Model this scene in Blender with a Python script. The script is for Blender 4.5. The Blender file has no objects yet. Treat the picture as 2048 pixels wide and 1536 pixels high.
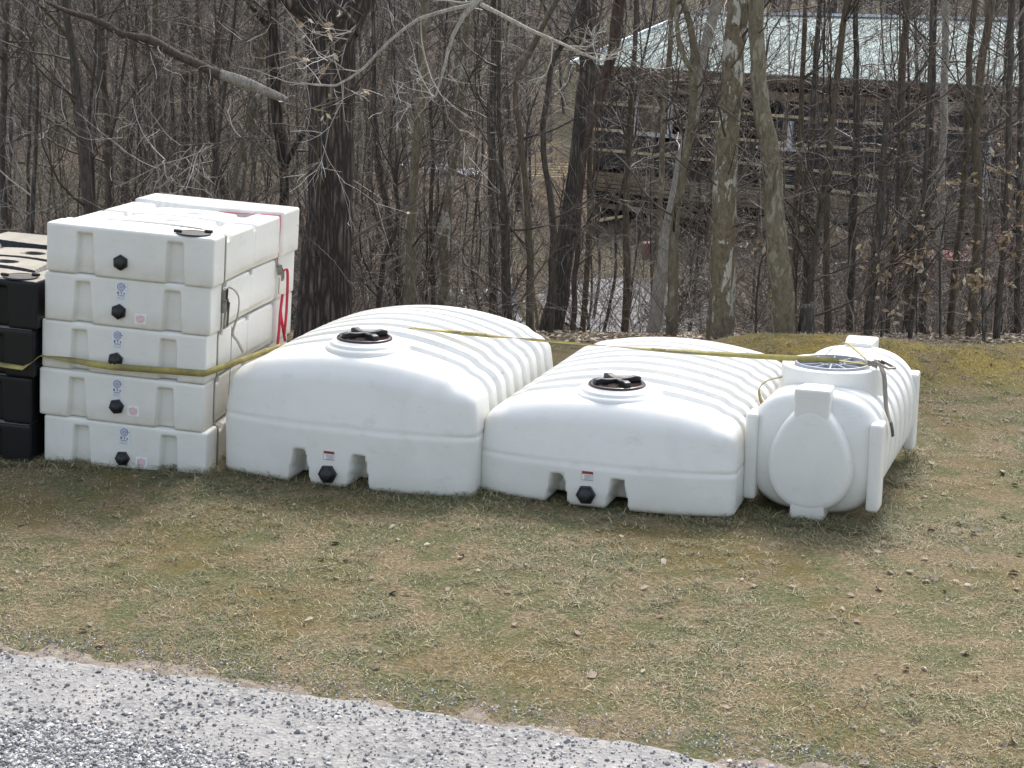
import bpy, math, random
import numpy as np
from mathutils import Matrix, Vector
rad = math.radians
RNG = np.random.default_rng(7)

# ------------------------------------------------------------------ camera, sky, sun, exposure
scene = bpy.context.scene
F_PX, PITCH, ROLL, CAM_H = 3200.0, rad(13.08), rad(1.50), 3.6
_cp, _sp, _cr, _sr = math.cos(PITCH), math.sin(PITCH), math.cos(ROLL), math.sin(ROLL)
_R = np.array([1., 0, 0]); _U = np.array([0, _sp, _cp]); _F = np.array([0, _cp, -_sp])
CR, CU = _cr*_R + _sr*_U, _cr*_U - _sr*_R
cam_data = bpy.data.cameras.new('camera')
cam_data.sensor_width = 36; cam_data.lens = F_PX/2048*36
cam_data.clip_start = .1; cam_data.clip_end = 600
cam = bpy.data.objects.new('camera', cam_data)
scene.collection.objects.link(cam)
M = Matrix.Identity(4)
for i in range(3):
    M[i][0], M[i][1], M[i][2] = CR[i], CU[i], -_F[i]
M[2][3] = CAM_H
cam.matrix_world = M
scene.camera = cam
CAM = np.array([0, 0, CAM_H])

SUN_EL, SUN_AZ = rad(48), rad(14)          # behind the tanks, a little to the right
world = bpy.data.worlds.new('World'); scene.world = world; world.use_nodes = True
wn = world.node_tree
bg = wn.nodes['Background']; sky = wn.nodes.new('ShaderNodeTexSky')
sky.sky_type = 'NISHITA'; sky.sun_disc = False; sky.sun_elevation = SUN_EL
sky.sun_rotation = SUN_AZ; sky.dust_density = 3.5; sky.air_density = 1.0; sky.ozone_density = 1.0
hs_ = wn.nodes.new('ShaderNodeHueSaturation'); hs_.inputs['Saturation'].default_value = .6      # thin cloud veils the blue
wn.links.new(sky.outputs[0], hs_.inputs['Color']); wn.links.new(hs_.outputs[0], bg.inputs[0]); bg.inputs[1].default_value = .15
sd = bpy.data.lights.new('sun', 'SUN'); sd.energy = 1.15; sd.angle = rad(15); sd.color = (1, .955, .89)
so = bpy.data.objects.new('sun', sd); scene.collection.objects.link(so)
sdir = Vector((math.sin(SUN_AZ)*math.cos(SUN_EL), math.cos(SUN_AZ)*math.cos(SUN_EL), math.sin(SUN_EL)))
so.rotation_euler = sdir.to_track_quat('Z', 'Y').to_euler(); so.location = (5, 20, 25)
scene.view_settings.view_transform = 'Standard'; scene.view_settings.look = 'None'
scene.view_settings.gamma = 1; scene.view_settings.exposure = 1.26

# ------------------------------------------------------------------ maths helpers
def ray(px, py):
    u, v = (px-1024)/F_PX, (768-py)/F_PX
    return _F + u*CR + v*CU
def at(px, py, Y):
    d = ray(px, py); return CAM + d*(Y/d[1])
def sm(x):
    x = np.clip(x, 0, 1); return x*x*(3-2*x)
def hnoise(x, y, s, seed=0):
    """smooth value noise on a grid of size s"""
    x = np.asarray(x, float)/s + 1000.; y = np.asarray(y, float)/s + 1000.
    xi, yi = np.floor(x).astype(np.int64), np.floor(y).astype(np.int64)
    fx, fy = sm(x-xi), sm(y-yi)
    def h(a, b):
        n = (a*374761393 + b*668265263 + seed*1442695041) & 0x7fffffff
        n = (n ^ (n >> 13))*1274126177 & 0x7fffffff
        return ((n ^ (n >> 16)) & 0xffff)/65535.
    a, b, c, d = h(xi, yi), h(xi+1, yi), h(xi, yi+1), h(xi+1, yi+1)
    return (a*(1-fx)+b*fx)*(1-fy) + (c*(1-fx)+d*fx)*fy - .5
def terrain(x, y):
    x = np.asarray(x, float); y = np.asarray(y, float)
    lip = 16.3 + .12*x
    z = -3.2*sm((y-lip-.6)/14.)
    z = z + .085*np.clip(y-41-21*sm((x-.2)/3.), 0, 22) + .165*np.clip(y-60-.3*np.clip(x, 0, 40), 0, 90)
    z = z + .40*np.exp(-((y-lip+.0)/.9)**2)*sm((x-1.3)/1.4)*(.75+.8*hnoise(x, y, 1.7, 4))   # mossy bank on the right
    z = z + (.05*hnoise(x, y, 2.6, 1) + .02*hnoise(x, y, .7, 2))*(.4+.6*sm((y-15)/5))
    z = z + .5*hnoise(x, y, 9, 3)*sm((y-34)/20)
    z = z - .035*sm((x+3.2)/-1.5)*0
    return z
def ground_hit(px, py):
    d = ray(px, py); t = 3.
    for _ in range(4000):
        p = CAM + d*t
        if p[2] < terrain(p[0], p[1]): break
        t += .02 if t < 30 else .06
    return p

# ------------------------------------------------------------------ mesh helpers
def new_obj(name, data, parent=None):
    o = bpy.data.objects.new(name, data); scene.collection.objects.link(o)
    if parent is not None: o.parent = parent
    return o
def mesh_np(name, v, f, mat=None, smooth=True, color=None):
    """v (N,3), f (M,k) -> mesh data"""
    v = np.ascontiguousarray(v, dtype=np.float32)
    fs = f if isinstance(f, list) else [f]
    fs = [np.asarray(a, dtype=np.int32) for a in fs if len(a)]
    me = bpy.data.meshes.new(name)
    me.vertices.add(len(v)); me.vertices.foreach_set('co', v.ravel())
    nl = sum(a.size for a in fs); nf = sum(len(a) for a in fs)
    me.loops.add(nl); me.loops.foreach_set('vertex_index', np.concatenate([a.ravel() for a in fs]))
    tot = np.concatenate([np.full(len(a), a.shape[1], np.int32) for a in fs])
    st = np.concatenate([[0], np.cumsum(tot)[:-1]]).astype(np.int32)
    me.polygons.add(nf); me.polygons.foreach_set('loop_start', st)
    try: me.polygons.foreach_set('loop_total', tot)
    except Exception: pass
    me.polygons.foreach_set('use_smooth', np.full(nf, smooth))
    me.update(calc_edges=True); me.validate()
    if color is not None:
        ca = me.color_attributes.new('tint', 'FLOAT_COLOR', 'POINT')
        c = np.ones((len(v), 4), np.float32); c[:, :3] = color
        ca.data.foreach_set('color', c.ravel())
    if mat: me.materials.append(mat)
    return me
class MB:
    """collects pieces into one mesh"""
    def __init__(s): s.v = []; s.q = []; s.t = []; s.c = []; s.n = 0
    def add(s, v, f, c=None):
        v = np.asarray(v, float); f = np.asarray(f, int)
        if f.size:
            (s.q if f.shape[1] == 4 else s.t).append(f+s.n)
        s.v.append(v); s.n += len(v)
        if c is not None: s.c.append(np.broadcast_to(np.asarray(c, float), (len(v), 3)))
    def data(s, name, mat=None, smooth=True):
        fs = []
        if s.q: fs.append(np.concatenate(s.q))
        if s.t: fs.append(np.concatenate(s.t))
        return mesh_np(name, np.concatenate(s.v), fs, mat, smooth, np.concatenate(s.c) if s.c else None)
    def build(s, name, mat=None, parent=None, smooth=True):
        return new_obj(name, s.data(name, mat, smooth), parent)
    def box(s, c, d, rot=None, col=None):
        c = np.asarray(c, float); d = np.asarray(d, float)/2
        k = np.array([[x, y, z] for x in (-1, 1) for y in (-1, 1) for z in (-1, 1)])*d
        if rot is not None: k = k@np.array(rot).T
        s.add(k+c, [[0, 1, 3, 2], [4, 6, 7, 5], [0, 4, 5, 1], [2, 3, 7, 6], [0, 2, 6, 4], [1, 5, 7, 3]], col); return s
    def beam(s, a, b, w, h, up=(0, 0, 1), col=None):
        a, b = np.asarray(a, float), np.asarray(b, float); d = b-a; L = np.linalg.norm(d); d = d/L
        x = np.cross(d, up); x = x/np.linalg.norm(x); z = np.cross(x, d)
        return s.box((a+b)/2, (w, L, h), np.stack([x, d, z], 1), col)
    def tube(s, P, R, S=8, cap=True, col=None):
        v, f = tubes(np.asarray(P, float)[None], np.asarray(R, float)[None], S)
        s.add(v, f, col)
        if cap:
            n = len(P); 
            for k in (0, n-1):
                c = np.asarray(P[k], float); ring = v[k*S:(k+1)*S]
                vv = np.vstack([ring, c]); ff = [[i, (i+1) % S, S] for i in range(S)]
                if k == 0: ff = [a[::-1] for a in ff]
                s.add(vv, ff, col)
        return s
    def lathe(s, prof, c=(0, 0, 0), S=48, rot=None, col=None, hexed=False):
        """prof [(r,z)...] turned about z"""
        a = np.arange(S)*2*math.pi/S
        v = np.array([[r*math.cos(t), r*math.sin(t), z] for r, z in prof for t in a])
        if rot is not None: v = v@np.array(rot).T
        f = [[k*S+i, k*S+(i+1) % S, (k+1)*S+(i+1) % S, (k+1)*S+i] for k in range(len(prof)-1) for i in range(S)]
        s.add(v+np.asarray(c), f, col); return s
def tubes(P, R, S=3, rng=None):
    """P (N,K,3), R (N,K) -> verts, quads; vectorised"""
    N, K, _ = P.shape
    T = np.empty_like(P); T[:, 1:-1] = P[:, 2:]-P[:, :-2]; T[:, 0] = P[:, 1]-P[:, 0]; T[:, -1] = P[:, -1]-P[:, -2]
    T /= np.linalg.norm(T, axis=2, keepdims=True)+1e-9
    m = (P[:, -1]-P[:, 0]); m /= np.linalg.norm(m, axis=1, keepdims=True)+1e-9
    ref = np.where(np.abs(m[:, 2:3]) > .8, np.array([[1., 0, 0]]), np.array([[0, 0, 1.]]))[:, None, :]
    A = np.cross(T, np.broadcast_to(ref, T.shape)); A /= np.linalg.norm(A, axis=2, keepdims=True)+1e-9
    B = np.cross(T, A)
    t = np.arange(S)*2*math.pi/S
    V = P[:, :, None]+R[:, :, None, None]*(A[:, :, None]*np.cos(t)[None, None, :, None]+B[:, :, None]*np.sin(t)[None, None, :, None])
    idx = np.arange(N*K*S).reshape(N, K, S); nx = np.roll(idx, -1, 2)
    q = np.stack([idx[:, :-1], nx[:, :-1], nx[:, 1:], idx[:, 1:]], -1).reshape(-1, 4)
    return V.reshape(-1, 3), q

def lattice_box(xs, ys, zs):
    """surface of a box on shared grid lines: verts, quads (outward)"""
    nx, ny, nz = len(xs), len(ys), len(zs)
    vid = -np.ones((nx, ny, nz), int)
    m = np.zeros((nx, ny, nz), bool)
    m[0] = m[-1] = True; m[:, 0] = m[:, -1] = True; m[:, :, 0] = m[:, :, -1] = True
    I = np.argwhere(m); vid[m] = np.arange(len(I))
    v = np.stack([np.asarray(xs)[I[:, 0]], np.asarray(ys)[I[:, 1]], np.asarray(zs)[I[:, 2]]], 1)
    def q(g, flip):
        a = np.stack([g[:-1, :-1], g[1:, :-1], g[1:, 1:], g[:-1, 1:]], -1).reshape(-1, 4)
        return a[:, ::-1] if flip else a
    f = np.concatenate([q(vid[0], True), q(vid[-1], False), q(vid[:, 0], False), q(vid[:, -1], True), q(vid[:, :, 0], True), q(vid[:, :, -1], False)])
    return v, f
def lines(L, step, r, extra=()):
    a = list(np.linspace(r, L-r, max(2, int(round((L-2*r)/step))+1)))+[0, r*.3, r*.65, L, L-r*.3, L-r*.65]+list(extra)
    a = np.unique(np.round(a, 4)); keep = [a[0]]
    for x in a[1:]:
        if x-keep[-1] > .0025: keep.append(x)
    keep[-1] = L
    return np.array(keep)
def rounded(v, L, r):
    L = np.asarray(L, float); c = np.clip(v, r, L-r); d = v-c
    n = np.linalg.norm(d, axis=1, keepdims=True)
    return np.where(n > 1e-9, c+r*d/np.maximum(n, 1e-9), v)
def rbox(mb, c, d, r=.01, rot=None, col=None, fn=None, step=.2):
    d = np.asarray(d, float); r = min(r, d.min()/2*.98)
    v, f = lattice_box(lines(d[0], step, r), lines(d[1], step, r), lines(d[2], step, r))
    v = rounded(v, d, r)-d/2
    if fn: v = fn(v)
    if rot is not None: v = v@np.array(rot).T
    mb.add(v+np.asarray(c), f, col); return mb
def ribbon(mb, P, W, width, thick=.003, col=None):
    """strap along P; W = direction of its width at each point"""
    P = np.asarray(P, float); W = np.asarray(W, float); W = W/np.linalg.norm(W, axis=1, keepdims=True)
    T = np.gradient(P, axis=0); T /= np.linalg.norm(T, axis=1, keepdims=True)+1e-9
    N = np.cross(T, W); N /= np.linalg.norm(N, axis=1, keepdims=True)+1e-9
    a, b = W*width/2, N*thick/2; n = len(P)
    v = np.stack([P-a-b, P+a-b, P+a+b, P-a+b], 1).reshape(-1, 3)
    i = np.arange(n-1)[:, None]*4
    f = np.concatenate([np.hstack([i+k, i+(k+1) % 4, i+4+(k+1) % 4, i+4+k]) for k in range(4)])
    f = np.vstack([f, [[3, 2, 1, 0]], [[4*n-4, 4*n-3, 4*n-2, 4*n-1]]])
    mb.add(v, f, col); return mb
def text_mesh(txt, size, bold=0.0, ext=.0005):
    c = bpy.data.curves.new('lettering', 'FONT'); c.body = txt; c.size = size; c.align_x = 'CENTER'; c.align_y = 'CENTER'
    c.extrude = ext; c.offset = bold; c.resolution_u = 2
    o = bpy.data.objects.new('lettering', c); scene.collection.objects.link(o)
    bpy.context.view_layer.update()
    dg = bpy.context.evaluated_depsgraph_get()
    me = bpy.data.meshes.new_from_object(o.evaluated_get(dg))
    bpy.data.objects.remove(o); bpy.data.curves.remove(c)
    v = np.array([x.co[:] for x in me.vertices]); fs = [tuple(p.vertices) for p in me.polygons]
    bpy.data.meshes.remove(me)
    return v, fs
def add_text(mb, txt, size, c, rx, ry, bold=0., col=None):
    """lettering in the plane rx (right), ry (up)"""
    v, fs = text_mesh(txt, size, bold)
    rx, ry = np.asarray(rx, float), np.asarray(ry, float); n = np.cross(rx, ry)
    v = v[:, :1]*rx+v[:, 1:2]*ry+v[:, 2:3]*n+np.asarray(c)
    tri = [];
    for p in fs:
        for k in range(1, len(p)-1): tri.append((p[0], p[k], p[k+1]))
    mb.add(v, tri, col)
def thing(name, label, cat, group=None, mat=None):
    o = bpy.data.objects.new(name, None); scene.collection.objects.link(o); o.empty_display_size = .2
    if mat is not None: o.matrix_world = mat
    return tag(o, label, cat, group)
def tag(o, label, cat, group=None, kind=None):
    if label: o['label'] = label
    if cat: o['category'] = cat
    if group: o['group'] = group
    if kind: o['kind'] = kind
    return o
def placed(o, yaw, ta, tb):
    return Matrix.Translation(Vector(o)) @ Matrix.Rotation(-yaw, 4, 'Z') @ Matrix.Rotation(tb, 4, 'X') @ Matrix.Rotation(ta, 4, 'Y')
def W(mat, p):
    return np.array(mat @ Vector(p))

# ------------------------------------------------------------------ materials
def mat_new(name):
    m = bpy.data.materials.new(name); m.use_nodes = True
    return m, m.node_tree, m.node_tree.nodes['Principled BSDF']
def N(nt, kind, **kw):
    n = nt.nodes.new(kind)
    for k, v in kw.items():
        if k in n.inputs.keys(): n.inputs[k].default_value = v
        else: setattr(n, k, v)
    return n
def ramp(nt, src, stops, interp='LINEAR'):
    r = nt.nodes.new('ShaderNodeValToRGB'); r.color_ramp.interpolation = interp
    e = r.color_ramp.elements
    e[0].position, e[0].color = stops[0][0], (*stops[0][1], 1)
    e[1].position, e[1].color = stops[-1][0], (*stops[-1][1], 1)
    for p, c in stops[1:-1]:
        x = e.new(p); x.color = (*c, 1)
    nt.links.new(src, r.inputs[0]); return r.outputs[0]
def mix(nt, fac, a, b, mode='MIX'):
    m = nt.nodes.new('ShaderNodeMix'); m.data_type = 'RGBA'; m.blend_type = mode
    for i, s in ((0, fac), (6, a), (7, b)):
        if hasattr(s, 'links') or isinstance(s, bpy.types.NodeSocket): nt.links.new(s, m.inputs[i])
        elif i == 0: m.inputs[0].default_value = s
        else: m.inputs[i].default_value = (*s, 1)
    return m.outputs[2]
def coords(nt, scale=(1, 1, 1), kind='Object'):
    tc = nt.nodes.new('ShaderNodeTexCoord'); mp = nt.nodes.new('ShaderNodeMapping'); mp.inputs['Scale'].default_value = scale
    nt.links.new(tc.outputs[kind], mp.inputs[0]); return mp.outputs[0]
def noise(nt, vec, scale, detail=4, rough=.55, dist=0):
    n = N(nt, 'ShaderNodeTexNoise', Scale=scale, Detail=detail, Roughness=rough, Distortion=dist)
    nt.links.new(vec, n.inputs['Vector']); return n.outputs['Fac']
def bump(nt, bs, h, strength=.3, dist=.01):
    b = N(nt, 'ShaderNodeBump', Strength=strength, Distance=dist)
    nt.links.new(h, b.inputs['Height']); nt.links.new(b.outputs[0], bs.inputs['Normal'])
def simple(name, col, rough=.5, metal=0., var=.12, vscale=8, bumpy=0., bs=60):
    m, nt, b = mat_new(name); vec = coords(nt)
    f = noise(nt, vec, vscale)
    c = ramp(nt, f, [(.3, tuple(x*(1-var) for x in col)), (.7, tuple(min(1, x*(1+var)) for x in col))])
    nt.links.new(c, b.inputs['Base Color']); b.inputs['Roughness'].default_value = rough; b.inputs['Metallic'].default_value = metal
    if bumpy: bump(nt, b, noise(nt, vec, bs), bumpy, .004)
    return m
def poly(name, col, grime=(.46, .43, .36), g0=.585, seedoff=0.):
    """rotomoulded polyethylene: slightly translucent, faint scuffs and dust"""
    m, nt, b = mat_new(name); vec = coords(nt)
    n1 = noise(nt, coords(nt, (1, 1, 1)), 1.9+seedoff, 6, .62, .6)
    n2 = noise(nt, coords(nt, (1.5, 1.5, 3.5)), 2.6+seedoff, 5, .7)
    sc = noise(nt, coords(nt, (30, 6, 3)), 2.3, 7, .75, 1.5)
    c = mix(nt, ramp(nt, n1, [(.44, (0, 0, 0)), (.74, (.42, .42, .42))]), col, tuple(a*.5+g*.5 for a, g in zip(col, grime)))
    c = mix(nt, ramp(nt, n2, [(g0, (0, 0, 0)), (g0+.16, (.30, .30, .30))]), c, grime)
    c = mix(nt, ramp(nt, sc, [(.66, (0, 0, 0)), (.76, (.35, .35, .35))]), c, tuple(g*.75 for g in grime))
    sm_ = noise(nt, coords(nt, (1.3, 1.3, 2.6)), 4.2+seedoff*3, 9, .78, .9)
    c = mix(nt, ramp(nt, sm_, [(.635, (0, 0, 0)), (.70, (.34, .34, .34))]), c, (.27, .25, .21))
    # soil splashed on the lowest hand's breadth
    sp = nt.nodes.new('ShaderNodeSeparateXYZ'); nt.links.new(vec, sp.inputs[0])
    lo = N(nt, 'ShaderNodeMapRange'); nt.links.new(sp.outputs['Z'], lo.inputs[0])
    lo.inputs[1].default_value = .16; lo.inputs[2].default_value = 0; lo.inputs[3].default_value = 0; lo.inputs[4].default_value = .75
    mu = N(nt, 'ShaderNodeMath', operation='MULTIPLY'); nt.links.new(lo.outputs[0], mu.inputs[0]); nt.links.new(noise(nt, vec, 9, 5), mu.inputs[1])
    c = mix(nt, mu.outputs[0], c, (.46, .41, .28))
    nt.links.new(c, b.inputs['Base Color'])
    b.inputs['Roughness'].default_value = .38
    b.inputs['Subsurface Weight'].default_value = .2
    b.inputs['Subsurface Radius'].default_value = (1.0, .82, .55); b.inputs['Subsurface Scale'].default_value = .035
    bump(nt, b, noise(nt, vec, 7, 3), .25, .012)
    return m
def bark(name, dark, light, vs=1., stretch=.18, patch=None, moss=0., crack=0.):
    m, nt, b = mat_new(name)
    oi = nt.nodes.new('ShaderNodeObjectInfo')
    vec = coords(nt, (1, 1, stretch))
    ad = N(nt, 'ShaderNodeVectorMath', operation='ADD'); nt.links.new(vec, ad.inputs[0]); nt.links.new(oi.outputs['Random'], ad.inputs[1]); v2 = ad.outputs[0]
    n1 = noise(nt, v2, 28*vs, 6, .7, .8)
    c = ramp(nt, n1, [(.34, dark), (.68, light)])
    if crack:
        vo_ = N(nt, 'ShaderNodeTexVoronoi', Scale=crack, feature='DISTANCE_TO_EDGE')
        wv = coords(nt, (1, 1, .13)); dn_ = N(nt, 'ShaderNodeTexNoise', Scale=9., Detail=3.); nt.links.new(wv, dn_.inputs['Vector'])
        av = N(nt, 'ShaderNodeVectorMath', operation='MULTIPLY_ADD'); nt.links.new(dn_.outputs['Color'], av.inputs[0]); av.inputs[1].default_value = (.09, .09, .05); nt.links.new(wv, av.inputs[2])
        nt.links.new(av.outputs[0], vo_.inputs['Vector'])
        ck = ramp(nt, vo_.outputs['Distance'], [(.03, (0, 0, 0)), (.30, (1, 1, 1))])
        c = mix(nt, ck, dark, c); n1 = ck
    if patch:
        v3 = coords(nt, (1, 1, .42))
        a3 = N(nt, 'ShaderNodeVectorMath', operation='ADD'); nt.links.new(v3, a3.inputs[0]); nt.links.new(oi.outputs['Random'], a3.inputs[1])
        n3 = noise(nt, a3.outputs[0], 7.5, 4, .6, .5)
        c = mix(nt, ramp(nt, n3, [(.55, (0, 0, 0)), (.575, (1, 1, 1))]), c, patch)
        n4 = noise(nt, a3.outputs[0], 15, 3, .6, .3)
        c = mix(nt, ramp(nt, n4, [(.57, (0, 0, 0)), (.60, (.7, .7, .7))]), c, dark)
    if moss:
        c = mix(nt, ramp(nt, noise(nt, v2, 3.5, 4), [(.5, (0, 0, 0)), (.7, (moss, moss, moss))]), c, (.075, .085, .03))
    c = mix(nt, oi.outputs['Random'], mix(nt, .22, c, (.05, .042, .034)), c)
    nt.links.new(c, b.inputs['Base Color']); b.inputs['Roughness'].default_value = .85
    bump(nt, b, n1, .9, .03/vs)
    return m
M_WHITE = poly('white_polyethylene', (.775, .765, .705))
M_WHITE2 = poly('white_polyethylene_tank', (.77, .765, .715), seedoff=.37)
M_WHITE3 = poly('white_polyethylene_cylinder', (.77, .765, .715), seedoff=.81)
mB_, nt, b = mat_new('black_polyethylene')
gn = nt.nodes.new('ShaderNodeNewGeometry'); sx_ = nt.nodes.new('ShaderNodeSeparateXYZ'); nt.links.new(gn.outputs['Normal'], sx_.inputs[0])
tan_top = ramp(nt, noise(nt, coords(nt), 5, 6, .7), [(.3, (.30, .265, .20)), (.7, (.46, .42, .34))])
c = mix(nt, ramp(nt, sx_.outputs['Z'], [(.90, (0, 0, 0)), (.985, (.9, .9, .9))]), (.007, .0075, .009), tan_top)  # faces pointing straight up go tan, the rest stays black
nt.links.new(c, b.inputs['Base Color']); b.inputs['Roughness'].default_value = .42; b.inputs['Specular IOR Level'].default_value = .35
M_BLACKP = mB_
M_CAP = simple('black_moulded_plastic', (.014, .014, .016), .45, var=.3)
M_LID = simple('brown_black_lid', (.035, .02, .018), .22, var=.3)
M_GREYLID = simple('grey_manhole_lid', (.33, .35, .39), .4, var=.1)
M_DARK = simple('dark_recess', (.02, .018, .016), .9)
M_LABEL = simple('label_paper', (.72, .74, .76), .35, var=.05)
M_LABELW = simple('label_white', (.82, .82, .80), .35, var=.03)
M_BLUE = simple('label_blue_ink', (.10, .14, .32), .5, var=.05)
M_INK = simple('label_dark_ink', (.05, .05, .07), .5, var=.05)
M_PINK = simple('label_pink_ink', (.62, .22, .28), .5, var=.05)
M_ORANGE = simple('label_orange_ink', (.50, .085, .03), .5, var=.05)
M_METAL = simple('ratchet_metal', (.30, .28, .25), .38, .85, .3, 20)
M_RED = simple('red_webbing', (.48, .015, .04), .7, var=.2)
M_GREYW = simple('grey_webbing', (.24, .215, .175), .8, var=.2, vscale=20)
def webbing(name, c1, c2):
    m, nt, b = mat_new(name); vec = coords(nt)
    c = ramp(nt, noise(nt, vec, 4, 6, .7), [(.35, c1), (.66, c2)])
    nt.links.new(c, b.inputs['Base Color']); b.inputs['Roughness'].default_value = .75
    bump(nt, b, noise(nt, vec, 260, 2), .5, .001); return m
M_YELLOW = webbing('yellow_webbing', (.20, .165, .065), (.42, .36, .10))
B_OAK = bark('oak_bark', (.022, .015, .011), (.24, .185, .145), .9, .2, crack=17.)
B_DARK = bark('dark_bark', (.028, .023, .018), (.155, .128, .10), 1.3, .22)
B_GREY = bark('grey_bark', (.065, .056, .045), (.28, .245, .20), 1.2, .2, crack=24.)
B_BROWN = bark('brown_bark', (.05, .037, .025), (.23, .175, .12), 1.2, .25, moss=.5)
B_SYC = bark('sycamore_bark', (.13, .10, .06), (.33, .27, .18), 1., .5, patch=(.60, .57, .48), moss=.3)
B_OLIVE = bark('smooth_olive_bark', (.15, .12, .07), (.33, .28, .19), .8, .4, patch=(.38, .34, .25))
B_PALE = bark('pale_bark', (.24, .21, .17), (.58, .54, .46), 1.2, .4)
B_RED = bark('reddish_bark', (.04, .026, .02), (.16, .11, .085), 1., .2)
def twigmat(name, dark, light):
    m, nt, b = mat_new(name)
    g = nt.nodes.new('ShaderNodeNewGeometry')
    c = ramp(nt, g.outputs['Random Per Island'], [(0, dark), (.72, tuple(a*.6+l*.4 for a, l in zip(dark, light))), (1, tuple(min(.72, 1.5*l) for l in light))])
    nt.links.new(c, b.inputs['Base Color']); b.inputs['Roughness'].default_value = .55; return m
T_DARK = twigmat('dark_twigs', (.03, .022, .016), (.19, .145, .11))
T_GREY = twigmat('grey_twigs', (.05, .038, .029), (.30, .25, .205))
T_PALE = twigmat('pale_twigs', (.22, .19, .155), (.58, .53, .46))
def tintmat(name, rough=.8, trans=0.):
    m, nt, b = mat_new(name); a = N(nt, 'ShaderNodeVertexColor', layer_name='tint')
    nt.links.new(a.outputs[0], b.inputs['Base Color']); b.inputs['Roughness'].default_value = rough
    if trans: b.inputs['Subsurface Weight'].default_value = 0
    return m
M_TINT = tintmat('tinted_blades', .7)
M_STONE = tintmat('tinted_stones', .85)
M_LEAF = tintmat('tinted_leaves', .7)

# ground: turf, moss and straw near, leaf litter under the wood
mG, nt, b = mat_new('turf_and_leaf_litter')
vec = coords(nt)
n_big = noise(nt, vec, .55, 5, .6, .4); n_mid = noise(nt, vec, 2.3, 6, .65, .5); n_fine = noise(nt, vec, 34, 5, .75); n_fine2 = noise(nt, vec, 110, 3, .7)
straw = ramp(nt, n_fine, [(.30, (.085, .062, .036)), (.52, (.21, .165, .095)), (.72, (.38, .31, .20))])
green = ramp(nt, n_fine, [(.30, (.055, .062, .026)), (.55, (.125, .132, .06)), (.75, (.23, .22, .12))])
moss = ramp(nt, n_fine2, [(.3, (.075, .056, .012)), (.7, (.22, .165, .045))])
c = mix(nt, ramp(nt, n_mid, [(.45, (0, 0, 0)), (.56, (.9, .9, .9))]), straw, green)
c = mix(nt, ramp(nt, n_big, [(.50, (0, 0, 0)), (.62, (.75, .75, .75))]), c, moss)
bare = noise(nt, coords(nt), 1.4, 5, .6, .3)
c = mix(nt, ramp(nt, bare, [(.64, (0, 0, 0)), (.72, (.7, .7, .7))]), c, (.19, .145, .10))
litter = ramp(nt, noise(nt, vec, 16, 6, .8), [(.30, (.035, .026, .018)), (.46, (.10, .076, .054)), (.60, (.20, .152, .11)), (.78, (.42, .35, .28))])
lit2 = ramp(nt, noise(nt, vec, 16, 6, .8), [(.30, (.035, .04, .022)), (.55, (.11, .11, .065)), (.78, (.28, .26, .18))])
litter = mix(nt, ramp(nt, noise(nt, vec, .21, 4), [(.45, (0, 0, 0)), (.6, (.8, .8, .8))]), litter, lit2)
sp = nt.nodes.new('ShaderNodeSeparateXYZ'); nt.links.new(vec, sp.inputs[0])
mr = N(nt, 'ShaderNodeMapRange'); nt.links.new(sp.outputs['Y'], mr.inputs[0]); mr.inputs[1].default_value = 17.1; mr.inputs[2].default_value = 18.5
ad = N(nt, 'ShaderNodeMath', operation='MULTIPLY_ADD'); nt.links.new(n_big, ad.inputs[0]); ad.inputs[1].default_value = 1.6; ad.inputs[2].default_value = -.8
s2 = N(nt, 'ShaderNodeMath', operation='ADD', use_clamp=True); nt.links.new(mr.outputs[0], s2.inputs[0]); nt.links.new(ad.outputs[0], s2.inputs[1])
c = mix(nt, s2.outputs[0], c, litter)
my = N(nt, 'ShaderNodeMapRange', interpolation_type='SMOOTHSTEP'); nt.links.new(sp.outputs['Y'], my.inputs[0]); my.inputs[1].default_value = 15.2; my.inputs[2].default_value = 16.6
mx = N(nt, 'ShaderNodeMapRange', interpolation_type='SMOOTHSTEP'); nt.links.new(sp.outputs['X'], mx.inputs[0]); mx.inputs[1].default_value = .6; mx.inputs[2].default_value = 3.
my2 = N(nt, 'ShaderNodeMapRange', interpolation_type='SMOOTHSTEP'); nt.links.new(sp.outputs['Y'], my2.inputs[0]); my2.inputs[1].default_value = 18.2; my2.inputs[2].default_value = 17.4
p1 = N(nt, 'ShaderNodeMath', operation='MULTIPLY'); nt.links.new(my.outputs[0], p1.inputs[0]); nt.links.new(mx.outputs[0], p1.inputs[1])
p2 = N(nt, 'ShaderNodeMath', operation='MULTIPLY'); nt.links.new(p1.outputs[0], p2.inputs[0]); nt.links.new(my2.outputs[0], p2.inputs[1])
p3 = N(nt, 'ShaderNodeMath', operation='MULTIPLY'); nt.links.new(p2.outputs[0], p3.inputs[0]); nt.links.new(ramp(nt, n_mid, [(.38, (.25, .25, .25)), (.55, (1, 1, 1))]), p3.inputs[1])
c = mix(nt, p3.outputs[0], c, ramp(nt, n_fine, [(.3, (.12, .085, .02)), (.6, (.38, .29, .075)), (.8, (.55, .44, .16))]))
nt.links.new(c, b.inputs['Base Color']); b.inputs['Roughness'].default_value = .95; b.inputs['Specular IOR Level'].default_value = .15
bump(nt, b, n_fine, .9, .03)
M_GROUND = mG

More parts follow.
